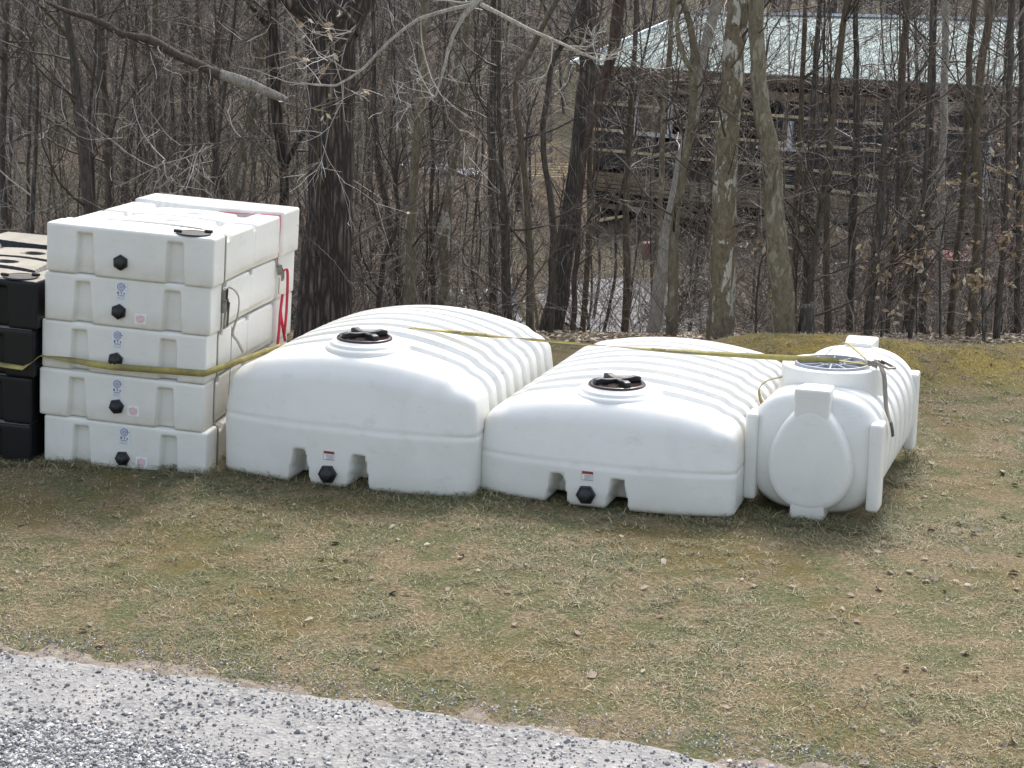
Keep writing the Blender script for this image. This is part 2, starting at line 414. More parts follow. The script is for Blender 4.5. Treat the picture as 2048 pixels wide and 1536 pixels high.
mD, nt, b = mat_new('crushed_stone')
vec = coords(nt)
vo = N(nt, 'ShaderNodeTexVoronoi', Scale=42.); nt.links.new(vec, vo.inputs['Vector'])
sep = nt.nodes.new('ShaderNodeSeparateColor'); nt.links.new(vo.outputs['Color'], sep.inputs[0])
c = ramp(nt, sep.outputs[0], [(0, (.06, .06, .062)), (.35, (.15, .15, .148)), (1, (.36, .35, .335))])
dust = ramp(nt, noise(nt, vec, 3.5, 6, .7), [(.3, (.20, .197, .19)), (.7, (.36, .347, .325))])
c = mix(nt, ramp(nt, noise(nt, vec, 1.1, 4), [(.35, (.35, .35, .35)), (.6, (.85, .85, .85))]), c, dust)
nt.links.new(c, b.inputs['Base Color']); b.inputs['Roughness'].default_value = .9
bump(nt, b, vo.outputs['Distance'], .6, .012)
M_DRIVE = mD
mE, nt, b = mat_new('bare_clay_edge'); vec = coords(nt)
c = ramp(nt, noise(nt, vec, 12, 6, .75), [(.3, (.12, .095, .07)), (.55, (.23, .19, .15)), (.75, (.36, .32, .27))])
nt.links.new(c, b.inputs['Base Color']); b.inputs['Roughness'].default_value = .95; bump(nt, b, noise(nt, vec, 40, 5, .7), .7, .015)
M_CLAY = mE

# ------------------------------------------------------------------ ground sheet
ys = np.unique(np.concatenate([np.arange(-6, 5, 1.), np.arange(5, 20, .12), np.arange(20, 34, .35), np.arange(34, 80, 1.2), np.arange(80, 175, 5)]))
xs = np.unique(np.concatenate([np.arange(-90, -12, 4.), np.arange(-12, 14, .16), np.arange(14, 90, 4.)]))
X, Y = np.meshgrid(xs, ys); Z = terrain(X, Y)
ny, nx = X.shape
idx = np.arange(nx*ny).reshape(ny, nx)
q = np.stack([idx[:-1, :-1], idx[:-1, 1:], idx[1:, 1:], idx[1:, :-1]], -1).reshape(-1, 4)
ground = new_obj('ground', mesh_np('ground', np.stack([X, Y, Z], -1).reshape(-1, 3), q, M_GROUND))
ground['kind'] = 'structure'

# gravel drive: edge traced on the ground, two thin sheets (clay verge, crushed stone)
edge_px = [(-500, 1232), (-250, 1262), (0, 1296), (150, 1316), (300, 1342), (450, 1362), (600, 1392), (800, 1420), (1000, 1450), (1200, 1478), (1400, 1508), (1560, 1532), (1900, 1590), (2300, 1650)]
edge = np.array([ground_hit(*p)[:2] for p in edge_px])
def strip_sheet(name, off, lift, mat, seed, amp):
    t = np.linspace(0, 1, 2400)
    k = np.linspace(0, 1, len(edge))
    ex, ey = np.interp(t, k, edge[:, 0]), np.interp(t, k, edge[:, 1])
    ey = ey+off+amp*hnoise(ex*1., ey*0, .55, seed)+amp*.6*hnoise(ex, ey*0, .16, seed+1)+.22*amp*hnoise(ex, ey*0, .05, seed+2)
    s = np.concatenate([[0, .02, .05, .12], np.linspace(.25, 7, 60)])
    XX = np.repeat(ex[None], len(s), 0); YY = ey[None]-s[:, None]
    ZZ = terrain(XX, YY)+lift-.012*np.exp(-s[:, None]/.02)
    n, m = XX.shape; idx = np.arange(n*m).reshape(n, m)
    q = np.stack([idx[:-1, :-1], idx[1:, :-1], idx[1:, 1:], idx[:-1, 1:]], -1).reshape(-1, 4)
    o = new_obj(name, mesh_np(name, np.stack([XX, YY, ZZ], -1).reshape(-1, 3), q, mat)); o['kind'] = 'structure'; return o
strip_sheet('bare_verge', .10, .008, M_CLAY, 11, .32)
strip_sheet('gravel_drive', -.04, .014, M_DRIVE, 21, .13)
def edge_y(x):
    return np.interp(x, edge[:, 0], edge[:, 1])

# ------------------------------------------------------------------ flat stack tank (rectangular, low)
FW, FL, FH = 1.36, 2.15, .386
def flat_tank_mesh(mat, name, shrink=0.):
    ex = [c+s for c in (.235*FW, .772*FW) for s in (-.10, -.088, -.076, -.064, -.052, .052, .064, .076, .088, .10)]
    ey = [a+s for a in (.24, .30, .96, 1.02, 1.64, 1.70) for s in (-.01, 0, .01)]
    v, f = lattice_box(lines(FW, .016, .022, ex), lines(FL, .0125, .022, ey), lines(FH, .016, .022))
    v = rounded(v, (FW, FL, FH), .022)
    x, y, z = v[:, 0].copy(), v[:, 1].copy(), v[:, 2].copy()
    zn = z/FH
    # front and back pockets
    def pocket(d):      # d distance from the end face
        m = np.zeros(len(v))
        for cx in (.235*FW, .772*FW):
            hw = .076-.022*zn
            m = np.maximum(m, sm((hw-np.abs(x-cx))/.016+.5)*sm((.84*FH-z)/.014+.5))
        return m*.058*(1-sm((d-.03)/.2))
    v[:, 1] += pocket(y); v[:, 1] -= pocket(FL-y)
    # gentle crown of the end panel and slight sag lines
    v[:, 1] -= .008*np.sin(x/FW*math.pi)*(1-sm(y/.2))*(1-np.clip(pocket(y)*12, 0, 1))
    # side grooves
    gr = np.maximum(sm((.03-np.abs(y-.27))/.012+.5), sm((.03-np.abs(y-1.67))/.012+.5))
    seam = sm((.012-np.abs(y-.99))/.008+.5)
    mid = sm((y-.27)/.01)*sm((1.67-y)/.01)
    inset = .045*gr+.014*seam+.012*mid+.022*mid*sm((.05-z)/.02+.5)*sm((1.0-np.abs(y-1.))/1.)
    side = 1-sm((np.minimum(x, FW-x)-.02)/.10)
    v[:, 0] += np.where(x < FW/2, 1, -1)*inset*side
    # top: raised end bands with bowed edges, sunk middle with two pads and dimples
    u = (x-FW/2)/(FW/2)
    b1 = .31+.12*np.clip(1-u**2*1.25, 0, 1); b2 = FL-.44-.08*np.clip(1-u**2*1.25, 0, 1)
    sunk = sm((y-b1)/.014)*sm((b2-y)/.014)
    top = sm((z-FH+.10)/.08)
    dz = -.058*sunk
    for (ya, yb, sh) in ((.56, .96, .10), (1.02, 1.46, .10)):
        w_ = (FW*.30)*(1-.16*(y-ya)/(yb-ya))
        yy = y-sh*(1-u**2*4)*.8
        pad = sm((w_-np.abs(x-FW*.5))/.007)*sm((yy-ya)/.007)*sm((yb-yy)/.007)
        dz += .038*pad
        dm = np.hypot((x-FW*.5)/1.25, y-(ya+yb)/2-.06)
        dz -= .030*sm((.075-dm)/.02+.5)
    for s in (-1, 1):          # corner pads along both sides
        for (ya, yb) in ((.40, .95), (1.03, 1.62)):
            pad = sm((s*u-.66)/.012)*sm((y-ya)/.007)*sm((yb-y)/.007)
            dz += .038*pad
    v[:, 2] += dz*top*np.where(z > FH*.6, 1, 0)
    return mesh_np(name, v, f, mat)
def hex_plug_mb(mb_flange, c, rot_deg=8, k=1.):
    """bulkhead plug facing -y at c"""
    rot = np.array([[1, 0, 0], [0, 0, -1.], [0, 1, 0]])          # z axis -> -y
    a = rad(rot_deg); rz = np.array([[math.cos(a), -math.sin(a), 0], [math.sin(a), math.cos(a), 0], [0, 0, 1]])
    mb_flange.lathe([(0, .0), (.062*k, 0), (.062*k, .018*k), (.056*k, .024*k), (0, .024*k)], c, 6, rot@rz)
def plug(parent, c, rot_deg=8, k=1.):
    m = MB(); hex_plug_mb(m, c, rot_deg, k)
    o = m.build('drain_plug', M_CAP, parent, smooth=False)
    n = MB(); rot = np.array([[1, 0, 0], [0, 0, -1.], [0, 1, 0]])
    n.lathe([(.046*k, .024*k), (.046*k, .030*k), (.034*k, .030*k), (.033*k, .062*k), (.029*k, .066*k), (0, .066*k)], c, 20, rot)
    n.build('plug_cap', M_CAP, o)
    return o
def maker_label(parent, c):
    """pale sticker: blue spiral emblem, BTS and fine print; faces -y"""
    m = MB(); m.box((c[0], c[1]-.001, c[2]), (.098, .002, .150)); o = m.build('maker_label', M_LABEL, parent, False)
    e = MB(); rot = np.array([[1, 0, 0], [0, 0, -1.], [0, 1, 0]])
    cc = (c[0], c[1]-.0022, c[2]+.036)
    for r0, r1 in ((.027, .032), (.017, .021), (.006, .011)):
        e.lathe([(r0, 0), (r0, .0008), (r1, .0008), (r1, 0)], cc, 28, rot)
    e.box((cc[0]+.034, cc[1]-.0005, cc[2]+.004), (.020, .0012, .005)); e.box((cc[0]+.026, cc[1]-.0005, cc[2]+.017), (.004, .0012, .018))
    e.build('emblem', M_BLUE, o, False)
    t = MB(); add_text(t, 'B T s', .030, (c[0], c[1]-.0024, c[2]-.014), (1, 0, 0), (0, 0, 1), .0008)
    add_text(t, 'PLASTICS', .0125, (c[0], c[1]-.0024, c[2]-.034), (1, 0, 0), (0, 0, 1), .0003)
    for k in range(2): t.box((c[0], c[1]-.0024, c[2]-.049-.011*k), (.07-.012*k, .0008, .0018))
    t.build('lettering', M_INK, o, False); return o
def small_label(parent, c):
    m = MB(); m.box((c[0], c[1]-.001, c[2]), (.092, .002, .080)); o = m.build('warning_label', M_LABELW, parent, False)
    t = MB()
    for k, w in enumerate((.022, .066, .072, .070, .072, .064, .040)):
        t.box((c[0], c[1]-.0024, c[2]+.029-.0098*k), (w, .0008, .0046 if k else .0028))
    t.build('lettering', M_PINK, o, False); return o

GROUP_W = 'white flat tanks stacked five high'
ST_O, ST_YAW, ST_TA = np.array([-3.735, 12.323, .005]), .168, .046
flat_white = flat_tank_mesh(M_WHITE, 'shell')
stack_mats = []
offs = [(0, 0, 0, 0), (-.036, -.012, .003, .001), (-.022, .0, -.004, .0), (.006, -.012, .004, .0), (.030, -.030, -.002, .004)]
def stack_mat(k):
    dx, dy, dyaw, dt = offs[k]
    base = placed(ST_O, ST_YAW, ST_TA, 0.)
    return base @ Matrix.Translation(Vector((dx, dy, k*(FH+.0015)))) @ Matrix.Rotation(dyaw, 4, 'Z') @ Matrix.Rotation(dt, 4, 'Y')
names_w = ['white flat tank at the bottom of the white stack, standing on the grass',
           'white flat tank second from the bottom of the white stack, pink sticker and scratched corner',
           'white flat tank in the middle of the white stack, plug crossed by the yellow strap',
           'white flat tank second from the top of the white stack, with a torn maker sticker',
           'white flat tank on top of the white stack, plain front without any sticker']
proto = None
for k in range(5):
    mw = stack_mat(k); stack_mats.append(mw)
    t = thing('flat_water_tank', names_w[k], 'water tank', GROUP_W, mw)
    new_obj('shell', flat_white, t)
    plug(t, (.462*FW+[.045, .03, .0, -.005, -.01][k], -.009, .125+[-.02, .015, 0, .0, .005][k]), 5+7*k)
    if k < 4:
        maker_label(t, (.462*FW+[.055, .03, .012, .01][k], -.009, .285))
        if k != 2: small_label(t, (.462*FW+[.20, .165, 0, .17][k], -.007, .105+[-.012, .012, 0, -.02][k]))
# black stack to the left
BK_O = np.array([-5.165, 12.50, -.02])
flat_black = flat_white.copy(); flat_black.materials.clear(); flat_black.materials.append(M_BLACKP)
names_b = ['black flat tank at the bottom of the black stack, standing on the grass', 'black flat tank second from the bottom of the black stack',
           'black flat tank second from the top of the black stack, crossed by the yellow strap', 'black flat tank on top of the black stack, its shiny top showing']
for k in range(4):
    mw = placed(BK_O, ST_YAW+.01, ST_TA-.004, 0) @ Matrix.Translation(Vector(((0, .0, .03, .055)[k], (0, .01, -.01, .0)[k], k*(FH+.0015))))
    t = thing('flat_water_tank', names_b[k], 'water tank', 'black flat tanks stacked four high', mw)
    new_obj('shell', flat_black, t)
    plug(t, (.46*FW, .004, .13), 11*k)
    if k == 3: BK_TOP = mw
def hatch_flange(mw, x, y, z, name, label):
    """round hatch disc with two lugs lying on a tank top"""
    t = thing(name, label, 'hatch cover', None, mw @ Matrix.Translation(Vector((x, y, z))))
    m = MB(); m.lathe([(0, .010), (.115, .010), (.128, .006), (.130, .0), (.0, .0)], (0, 0, 0), 40); m.build('disc', M_GREYD, t)
    r = MB(); r.lathe([(.118, .010), (.118, .013), (.131, .012), (.131, .001)], (0, 0, 0), 40); r.build('rim', M_CAP, t)
    for a in (35, 205):
        l = MB(); rbox(l, (.118*math.cos(rad(a)), .118*math.sin(rad(a)), .020), (.062, .030, .026), .006, col=None)
        l.build('lug', M_CAP, t)
M_GREYD = simple('dusty_hatch_disc', (.09, .08, .07), .8, var=.2)
hatch_flange(stack_mats[4], FW*.845, .115, FH+.001, 'hatch_cover', 'round grey hatch cover with black lugs on the top white tank')
hatch_flange(BK_TOP, FW*.86, .12, FH+.001, 'hatch_cover', 'round hatch cover on the corner of the top black tank')

# ------------------------------------------------------------------ dome-topped tanks with ribs
def dome_tank(w, l, h, hs, zb, ribs0, pitch, mat, lid_y, notch, px, name, label, mw, lidrot, lidr=.215):
    """w,l,h overall; hs shoulder height; zb belt height"""
    t = thing(name, label, 'water tank', 'domed white tanks on the grass', mw)
    r = .06
    nx_ = [px*w+s*c+d for s in (-1, 1) for c in (notch[0],) for d in (-.12, -.1, -.085, -.07, -.055, .055, .07, .085, .1, .12)]
    v, f = lattice_box(lines(w, .032, r, nx_), lines(l, .017, r), lines(h, .022, r, (.02, .04, zb*h/hs-.02, zb*h/hs)))
    v = rounded(v, (w, l, h), r)
    x, y, z = v[:, 0].copy(), v[:, 1].copy(), v[:, 2].copy()
    # plan view: larger vertical corner radius and bowed ends
    u = 2*x/w-1
    ua = np.abs(u)
    # arched top, crowned lengthwise too
    yc = (y-l*.52)/(l*.52)
    topf = hs+(h-hs)*(1-ua**1.95)*(1-.40*yc**2)
    zz = z*topf/h
    above = np.clip((zz-zb)/(topf-zb), 0, 1)
    edge_ = sm((above-.62)/.38)**2*.055
    lean = .10*above**1.1*(topf-zb)/(h-zb)+edge_
    fe = 1-sm(y/.55); be = 1-sm((l-y)/.45)
    bow = .11*(1-ua**2.4)
    v[:, 1] += fe*(lean-bow+.03*ua**5)-be*(lean*.8-bow*.7+.03*ua**5)
    crease = np.exp(-((zz-zb)/.016)**2)
    v[:, 1] += fe*(.007*crease-.004*sm((zb-zz)/.02+.5))
    sgn = np.sign(u)
    sidew = sm((ua-.72)/.2)
    v[:, 0] -= sgn*sidew*(.045*above**1.2+.6*edge_+.008*crease)
    # ribs
    ph = ((y-ribs0) % pitch)/pitch
    sq = sm((.20-np.abs(ph-.5))/.10+.5)
    inr = sm((y-ribs0)/.03)*(1-sm((.50-y)/.12)*(1-sm((ua-.25)/.2)))*sm((l-.20-y)/.03)
    g = sq*inr*.055
    dlid = np.hypot(x-w*.5, y-lid_y)
    g = g*sm((dlid-.32)/.05)
    up = sm((zz-zb*.92)/.08)
    tw = sm((z-(h-r*1.2))/(r*.6))                 # top surface weight
    cx, cz = w/2, hs*.25
    dx_, dz_ = (x-cx)/(w/2), (zz-cz)/(h-cz)
    nrm = np.hypot(dx_*tw*.3+dx_*(1-tw), dz_*tw)+1e-6
    v[:, 0] -= g*up*(dx_*(tw*.3+(1-tw)))/nrm*sm((ua-.3)/.3)
    zz2 = zz-g*up*(dz_*tw)/nrm
    v[:, 2] = zz2
    # fork pockets through the lower front
    for s in (-1, 1):
        hw = notch[1]-.045*(zz/notch[2])
        m_ = sm((hw-np.abs(x-px*w-s*notch[0]))/.018+.5)*sm((notch[2]-zz)/.02+.5)
        v[:, 1] += m_*.26*(1-sm((y-.12)/.35))
        v[:, 2] += m_*.07*(1-sm(zz/.03))*(1-sm((y-.3)/.1))
    shell = new_obj('shell', mesh_np('shell', v, f, mat), t)
    # lid on a moulded neck
    c = (w*.5, lid_y, h-(h-hs)*.40*((lid_y-l*.52)/(l*.52))**2-.020)
    R = lidr
    nk = MB(); nk.lathe([(R+.105, -.09), (R+.092, -.010), (R+.080, .008), (R+.064, .014), (R+.056, .018), (R+.052, .032), (R+.040, .042), (R+.022, .042), (R+.012, .060), (R-.01, .062), (0, .062)], c, 56)
    nk.build('neck', mat, t)
    lo = MB(); lo.lathe([(R+.004, .060), (R+.004, .070), (R-.004, .078), (R-.03, .080), (R-.034, .074), (0, .074)], c, 56)
    lid = lo.build('lid', M_LID, t)
    hd = MB()
    for a in (lidrot, lidrot+90):
        ca, sa = math.cos(rad(a)), math.sin(rad(a)); rot = [[ca, -sa, 0], [sa, ca, 0], [0, 0, 1]]
        def arm(p):
            p = p.copy(); k = np.abs(p[:, 0])/(R*.9); p[:, 1] *= .75+.35*k; p[:, 2] += .012*np.clip(1.1-np.abs(k-.75)*4, 0, 1)*(p[:, 2] > 0); return p
        rbox(hd, (c[0], c[1], c[2]+.094), (R*1.78, .050, .036 if a == lidrot else .0355), .008, rot, fn=arm, step=.04)
    hd.build('handle', M_CAP, lid)
    return t, shell
T1_M = placed((-2.281, 12.20, -.004), .269, .010, -.004)
T1W, T1L, T1H = 2.08, 2.50, 1.11
t1, _ = dome_tank(T1W, T1L, T1H, .83, .48, .36, .245, M_WHITE2, .385, (.245, .088, .27), .455, 'domed_water_tank',
          'taller domed white tank with ribbed top, next to the white stack', T1_M, 48)
T2_M = placed((-.253, 11.83, -.008), .316, -.012, .0)
T2W, T2L, T2H = 2.00, 2.75, .862
t2, _ = dome_tank(T2W, T2L, T2H, .655, .33, .33, .255, M_WHITE2, .36, (.235, .085, .235), .455, 'domed_water_tank',
          'lower domed white tank with ribbed top, beside the cylindrical tank', T2_M, 40)
def front_bits(t, px, w, z_plug, z_lab, y):
    plug(t, (px, y, z_plug), 4, 1.22)
    c = (px+.005, y+.003, z_lab)
    m = MB(); m.box(c, (.086, .003, .072)); o = m.build('warning_label', M_LABELW, t, False)
    q_ = MB(); q_.box((c[0], c[1]-.0022, c[2]+.024), (.084, .002, .023)); q_.build('header_band', M_ORANGE, o, False)
    k = MB(); add_text(k, 'WARNING', .0165, (c[0]+.006, c[1]-.0040, c[2]+.0235), (1, 0, 0), (0, 0, 1), .0004); 
    for i in range(5): k.box((c[0]+.006, c[1]-.0024, c[2]+.004-.0085*i), (.062-.008*(i % 2), .0012, .0022))
    for a, b_ in (((-.042, 0), (.0015, .072)), ((.042, 0), (.0015, .072)), ((0, -.035), (.086, .0015))):
        k.box((c[0]+a[0], c[1]-.0021, c[2]+a[1]), (b_[0], .0012, b_[1]))
    k.build('lettering', M_INK, o, False)
front_bits(t1, .455*T1W, T1W, .115, .262, -.118)
front_bits(t2, .455*T2W, T2W, .110, .255, -.118)

# ------------------------------------------------------------------ cylindrical tank lying on the right
CY_M = placed((1.716, 11.45, -.004), .365, -.022, -.004)
CW, CL, CH = 1.015, 2.32, .985
def cyl_tank():
    t = thing('cylindrical_tank', 'white ribbed cylindrical tank lying on its feet at the right end of the row', 'water tank', None, CY_M)
    S = 120; th = np.arange(S)*2*math.pi/S
    prof = []                                              # (y, scale)
    for k in np.linspace(0.02, 1, 16): prof.append((.085+.135*(1-(1-k**2.6)**.5), k))
    yy = np.arange(.235, CL-.235, .0145)
    for y in yy:
        ph = ((y-.235) % .262)/.262
        prof.append((y, 1-.055*float(sm((.16-abs(ph-.42))/.10+.5))))
    for k in np.linspace(1, .02, 16): prof.append((CL-.085-.135*(1-(1-k**2.6)**.5), k))
    A, B = CW*.492, CH*.465; zc = B+.022
    v = []
    n_e = 2.6
    cx_ = np.sign(np.cos(th))*np.abs(np.cos(th))**(2/n_e); cz_ = np.where(np.sin(th) < 0, -np.abs(np.sin(th))**(2/2.9)*1.03, np.abs(np.sin(th))**(2/n_e))
    for (y, s) in prof:
        v.append(np.stack([CW/2+A*s*cx_, np.full(S, y), zc+B*s*cz_], 1))
    v = np.concatenate(v); n = len(prof)
    i = np.arange(n*S).reshape(n, S); nx_ = np.roll(i, -1, 1)
    f = np.stack([i[:-1], i[1:], nx_[1:], nx_[:-1]], -1).reshape(-1, 4)
    m = MB(); m.add(v, f)
    for k, e in ((0, 0), (n-1, 1)):
        ring = v[k*S:(k+1)*S]; c = ring.mean(0)
        ff = [[j, (j+1) % S, S] for j in range(S)]
        m.add(np.vstack([ring, c]), [a[::-1] for a in ff] if e else ff)
    m.build('body', M_WHITE3, t)
    # end slabs: foot to top block, wedge at the top
    for e in (0, 1):
        def fy(y): return y if not e else CL-y
        s = MB(); hw = .132; th_ = CH
        def wedge(p, e=e):
            p = p.copy(); zt = (p[:, 2]+th_/2)/th_
            back = (p[:, 1] > 0) if not e else (p[:, 1] < 0)
            p[:, 0] *= np.where(zt > .86, 1.0, .96)*np.where(back & (zt > .9), .86, 1.)
            sg = 1 if not e else -1
            p[:, 1] += sg*np.where(back & (zt > .80), .10, 0)+sg*np.where(back & (zt < .14), .10, 0)
            p[:, 2] += np.where(back & (zt > .9), -.012, 0)
            return p
        rbox(s, (CW/2, fy(.1025), CH/2), (hw*2, .19, CH), .020, fn=wedge, step=.06); s.build('end_slab', M_WHITE3, t)
        # egg-shaped raised panel
        eg = MB(); S2 = 72; a = np.arange(S2)*2*math.pi/S2
        ew = .300*(1+.0*np.sin(a)); ez = .395
        rings = []
        for (d, y, k) in ((0, .20, 1.05), (0, .085, 1.03), (0, .050, 1.01), (0, .022, .975), (0, .009, .93), (0, .004, .85), (0, .004, .01)):
            rings.append(np.stack([CW/2+ew*k*np.cos(a)*(1-.20*np.sin(a)), np.full(S2, fy(y)), .455+ez*k*np.sin(a)], 1))
        vv = np.concatenate(rings); nn = len(rings); i = np.arange(nn*S2).reshape(nn, S2); nx2 = np.roll(i, -1, 1)
        ff = np.stack([i[:-1], nx2[:-1], nx2[1:], i[1:]], -1).reshape(-1, 4)
        if e: ff = ff[:, ::-1]
        eg.add(vv, ff[:, ::-1]); eg.build('end_panel', M_WHITE3, t)
        for sx in (-1, 1):       # side bars
            b_ = MB()
            def tap(p, sx=sx):
                p = p.copy(); zt = (p[:, 2]+.33)/.66; p[:, 1] += np.where(e == 0, 1, -1)*.0*zt; p[:, 0] += sx*(-.015)*(1-zt)*0; return p
            rbox(b_, (CW/2+sx*(CW/2-.05), fy(.20), .415), (.095, .20, .66), .026, fn=tap, step=.08); b_.build('side_bar', M_WHITE3, t)
    # manway
    c = (CW*.50, .80, 0); R = .372
    nk = MB(); nk.lathe([(R+.05, .70), (R+.02, .85), (R+.012, .93), (R+.010, CH+.035), (R+.004, CH+.045), (R-.012, CH+.048), (R-.05, CH+.048), (R-.062, CH+.028), (R-.10, CH+.026)], c, 72)
    nk.build('manway', M_WHITE3, t)
    lo = MB(); r = .285; z = CH+.030
    lo.lathe([(r, z-.02), (r, z+.028), (r-.012, z+.032), (r-.02, z+.028), (r-.022, z-.006), (0, z-.006)], c, 64)
    lid = lo.build('lid', M_GREYLID, t)
    sp_ = MB()
    for k in range(12):
        a = k*2*math.pi/12+.1; d = np.array([math.cos(a), math.sin(a), 0])
        sp_.beam(np.array(c)+d*.06+[0, 0, z+.008+.0003*k], np.array(c)+d*(r-.02)+[0, 0, z+.008+.0003*k], .010, .026)
    sp_.lathe([(.10, z-.004), (.10, z+.022), (.088, z+.022), (.088, z-.004)], c, 40)
    sp_.lathe([(.045, z-.004), (.045, z+.024), (0, z+.024)], c, 24)
    sp_.build('spokes', M_GREYLID, lid, False)
    return t
cyl = cyl_tank()
SC_Z = .10
# faint handwriting on its flank
hw_ = MB(); rg = np.random.default_rng(3); P = []
for k in range(34):
    a = rad(50-.85*k+2.2*math.sin(k*2.1)); y = .95+.004*k+.03*math.sin(k*1.7)
    P.append((CW/2+CW*.492*1.01*math.cos(a)**(2/2.4), y, CH*.465+.022+CH*.465*1.01*math.sin(a)**(2/2.4)))
hw_.tube(np.array(P), np.full(len(P), .0016), 4)
hw_.build('pen_marks', M_BLUE, cyl)

# ------------------------------------------------------------------ straps
def smooth_path(keys, n=10):
    """keys: list of (point, widthdir); Catmull-Rom resampled"""
    P = np.array([k[0] for k in keys], float); D = np.array([k[1] for k in keys], float)
    out, od = [], []
    for i in range(len(P)-1):
        p0, p1, p2, p3 = P[max(i-1, 0)], P[i], P[i+1], P[min(i+2, len(P)-1)]
        for s in np.linspace(0, 1, n, endpoint=False):
            out.append(.5*((2*p1)+(-p0+p2)*s+(2*p0-5*p1+4*p2-p3)*s*s+(-p0+3*p1-3*p2+p3)*s**3)); od.append(D[i]*(1-s)+D[i+1]*s)
    out.append(P[-1]); od.append(D[-1]); return np.array(out), np.array(od)
def lin_path(a, b, da, db, n=14):
    s = np.linspace(0, 1, n)[:, None]
    return np.array(a)*(1-s)+np.array(b)*s, np.array(da)*(1-s)+np.array(db)*s
def ratchet(name, parent, c, ax, up, L=.17, hL=.14):
    """ratchet buckle: frame plates, spindle, gear and open handle. ax = strap direction, up = away from surface"""
    ax = np.array(ax, float); ax /= np.linalg.norm(ax); up = np.array(up, float); up -= ax*up.dot(ax); up /= np.linalg.norm(up)
    sd_ = np.cross(ax, up); R_ = np.stack([ax, sd_, up], 1)
    o = MB(); c = np.array(c, float)
    for s in (-1, 1):
        rbox(o, c+sd_*s*.032, (L*.62, .004, .036), .0019, R_)
        rbox(o, c+sd_*s*.036+ax*hL*.55+up*.026, (hL, .004, .022), .0019, R_)
        o.lathe([(0, -.003), (.024, -.003), (.024, .003), (0, .003)], c+sd_*s*.028+up*.004, 14, np.stack([ax, up, sd_], 1))
    rot = np.stack([ax, up, sd_], 1)
    o.lathe([(0, -.036), (.012, -.036), (.012, .036), (0, .036)], c+up*.004, 14, rot)
    o.lathe([(0, -.034), (.006, -.034), (.006, .034), (0, .034)], c-ax*L*.28, 10, rot)
    o.lathe([(0, -.038), (.009, -.038), (.009, .038), (0, .038)], c+ax*hL*1.05+up*.026, 10, rot)
    o.build(name, M_METAL, parent, False)
SM = stack_mats
UPV = np.array([0, 0, 1.])
# 1. long yellow ratchet strap round the whole load
ys_ = thing('ratchet_strap', 'long yellow ratchet strap round the stacks and over the domed tanks', 'strap')
m = MB()
zs = .835
pBL = W(placed(BK_O, ST_YAW+.01, ST_TA-.004, 0), (-.25, -.075, zs+.10)); pBR = W(placed(BK_O, ST_YAW+.01, ST_TA-.004, 0), (FW-.03, -.050, zs+.03))
cornL = W(SM[2], (0.0, -.006, zs-2*FH+.028)); plugp = W(SM[2], (.462*FW, -.078, zs-2*FH+.020)); cornR = W(SM[2], (FW-.03, -.006, zs-2*FH+.030)); cornR2 = W(SM[2], (FW+.006, .035, zs-2*FH+.033))
fwd = np.array([.17, -1, .2])
def crown(M_, w, h, hs, x, y, dz=0.):
    u = 2*x/w-1; return W(M_, (x, y, hs+(h-hs)*(1-abs(u)**1.95)*(1-.40*((y-T1L*.52)/(T1L*.52))**2)+dz))
yg = .36+.245*2.5
P1, D1 = [], []
def seg(a, b, da, db, n=14):
    p, d = lin_path(a, b, da, db, n); P1.extend(p); D1.extend(d)
seg(pBL, pBR, (0, .55, 1), (0, .9, .42), 12)
seg(pBR, cornL, (0, .9, .42), (.0, 1, .05), 6)
seg(cornL, plugp, (0, 1, .10), (0, .16, 1), 16)
seg(plugp, cornR, (0, .12, 1), (0, 0, 1), 14)
P1 += [W(SM[2], (FW-.008, -.004, zs-2*FH+.031)), cornR2]; D1 += [UPV, UPV]
sideB = crown(T1_M, T1W, T1H, .83, .03*T1W, yg, -.03)
seg(cornR2, sideB, UPV, (0, .6, .8), 14)
# over the crown of the first domed tank, in a rib groove
for x in np.linspace(.07, .56, 16)*T1W:
    P1.append(crown(T1_M, T1W, T1H, .83, x, yg, -.044)); D1.append((np.sin(.269), np.cos(.269), 0))
apex = crown(T1_M, T1W, T1H, .83, .60*T1W, yg, .002)
P1.append(apex-np.array([.04, 0, .004])); D1.append((.2, 1, .1))
lidp = W(CY_M, (CW*.50+.03, .80, CH+.072))
t1e = at(1050, 678, 12.95)
# taut run with four half twists
d_ = lidp-apex; n = 90
tw_x = [0, .24, .55, .76, 1.0]
for s in np.linspace(0, 1, n):
    p = apex+d_*s; p[2] -= .045*4*s*(1-s)*.6
    px_frac = s
    # width direction turns: edge-on at given fractions
    keys = [(0, 88), (.06, 78), (.12, 50), (.18, 62), (.235, 90), (.29, 128), (.42, 118), (.52, 90), (.60, 62), (.75, 42), (.9, 22), (1, 6)]
    ang = np.interp(s, [k[0] for k in keys], [k[1] for k in keys])
    a = rad(ang)
    P1.append(p); D1.append((0.15*math.sin(a), math.sin(a), math.cos(a)*1.0))
pl = W(CY_M, (CW*.50+.30, .78, CH+.062))
for s in np.linspace(.1, 1, 8):
    P1.append(lidp*(1-s)+pl*s); D1.append((0.05, 1, .12+.1*s))
P1, D1 = np.array(P1), np.array(D1)
keep = [0]+[i for i in range(1, len(P1)) if np.linalg.norm(P1[i]-P1[i-1]) > 1e-4]
wd_ = np.interp(np.arange(len(keep)), [0, len(keep)*.35, len(keep)*.5, len(keep)], [.052, .052, .044, .044])[:, None]
ribbon(m, P1[keep], D1[keep], wd_, .003)
m.build('webbing', M_YELLOW, ys_)
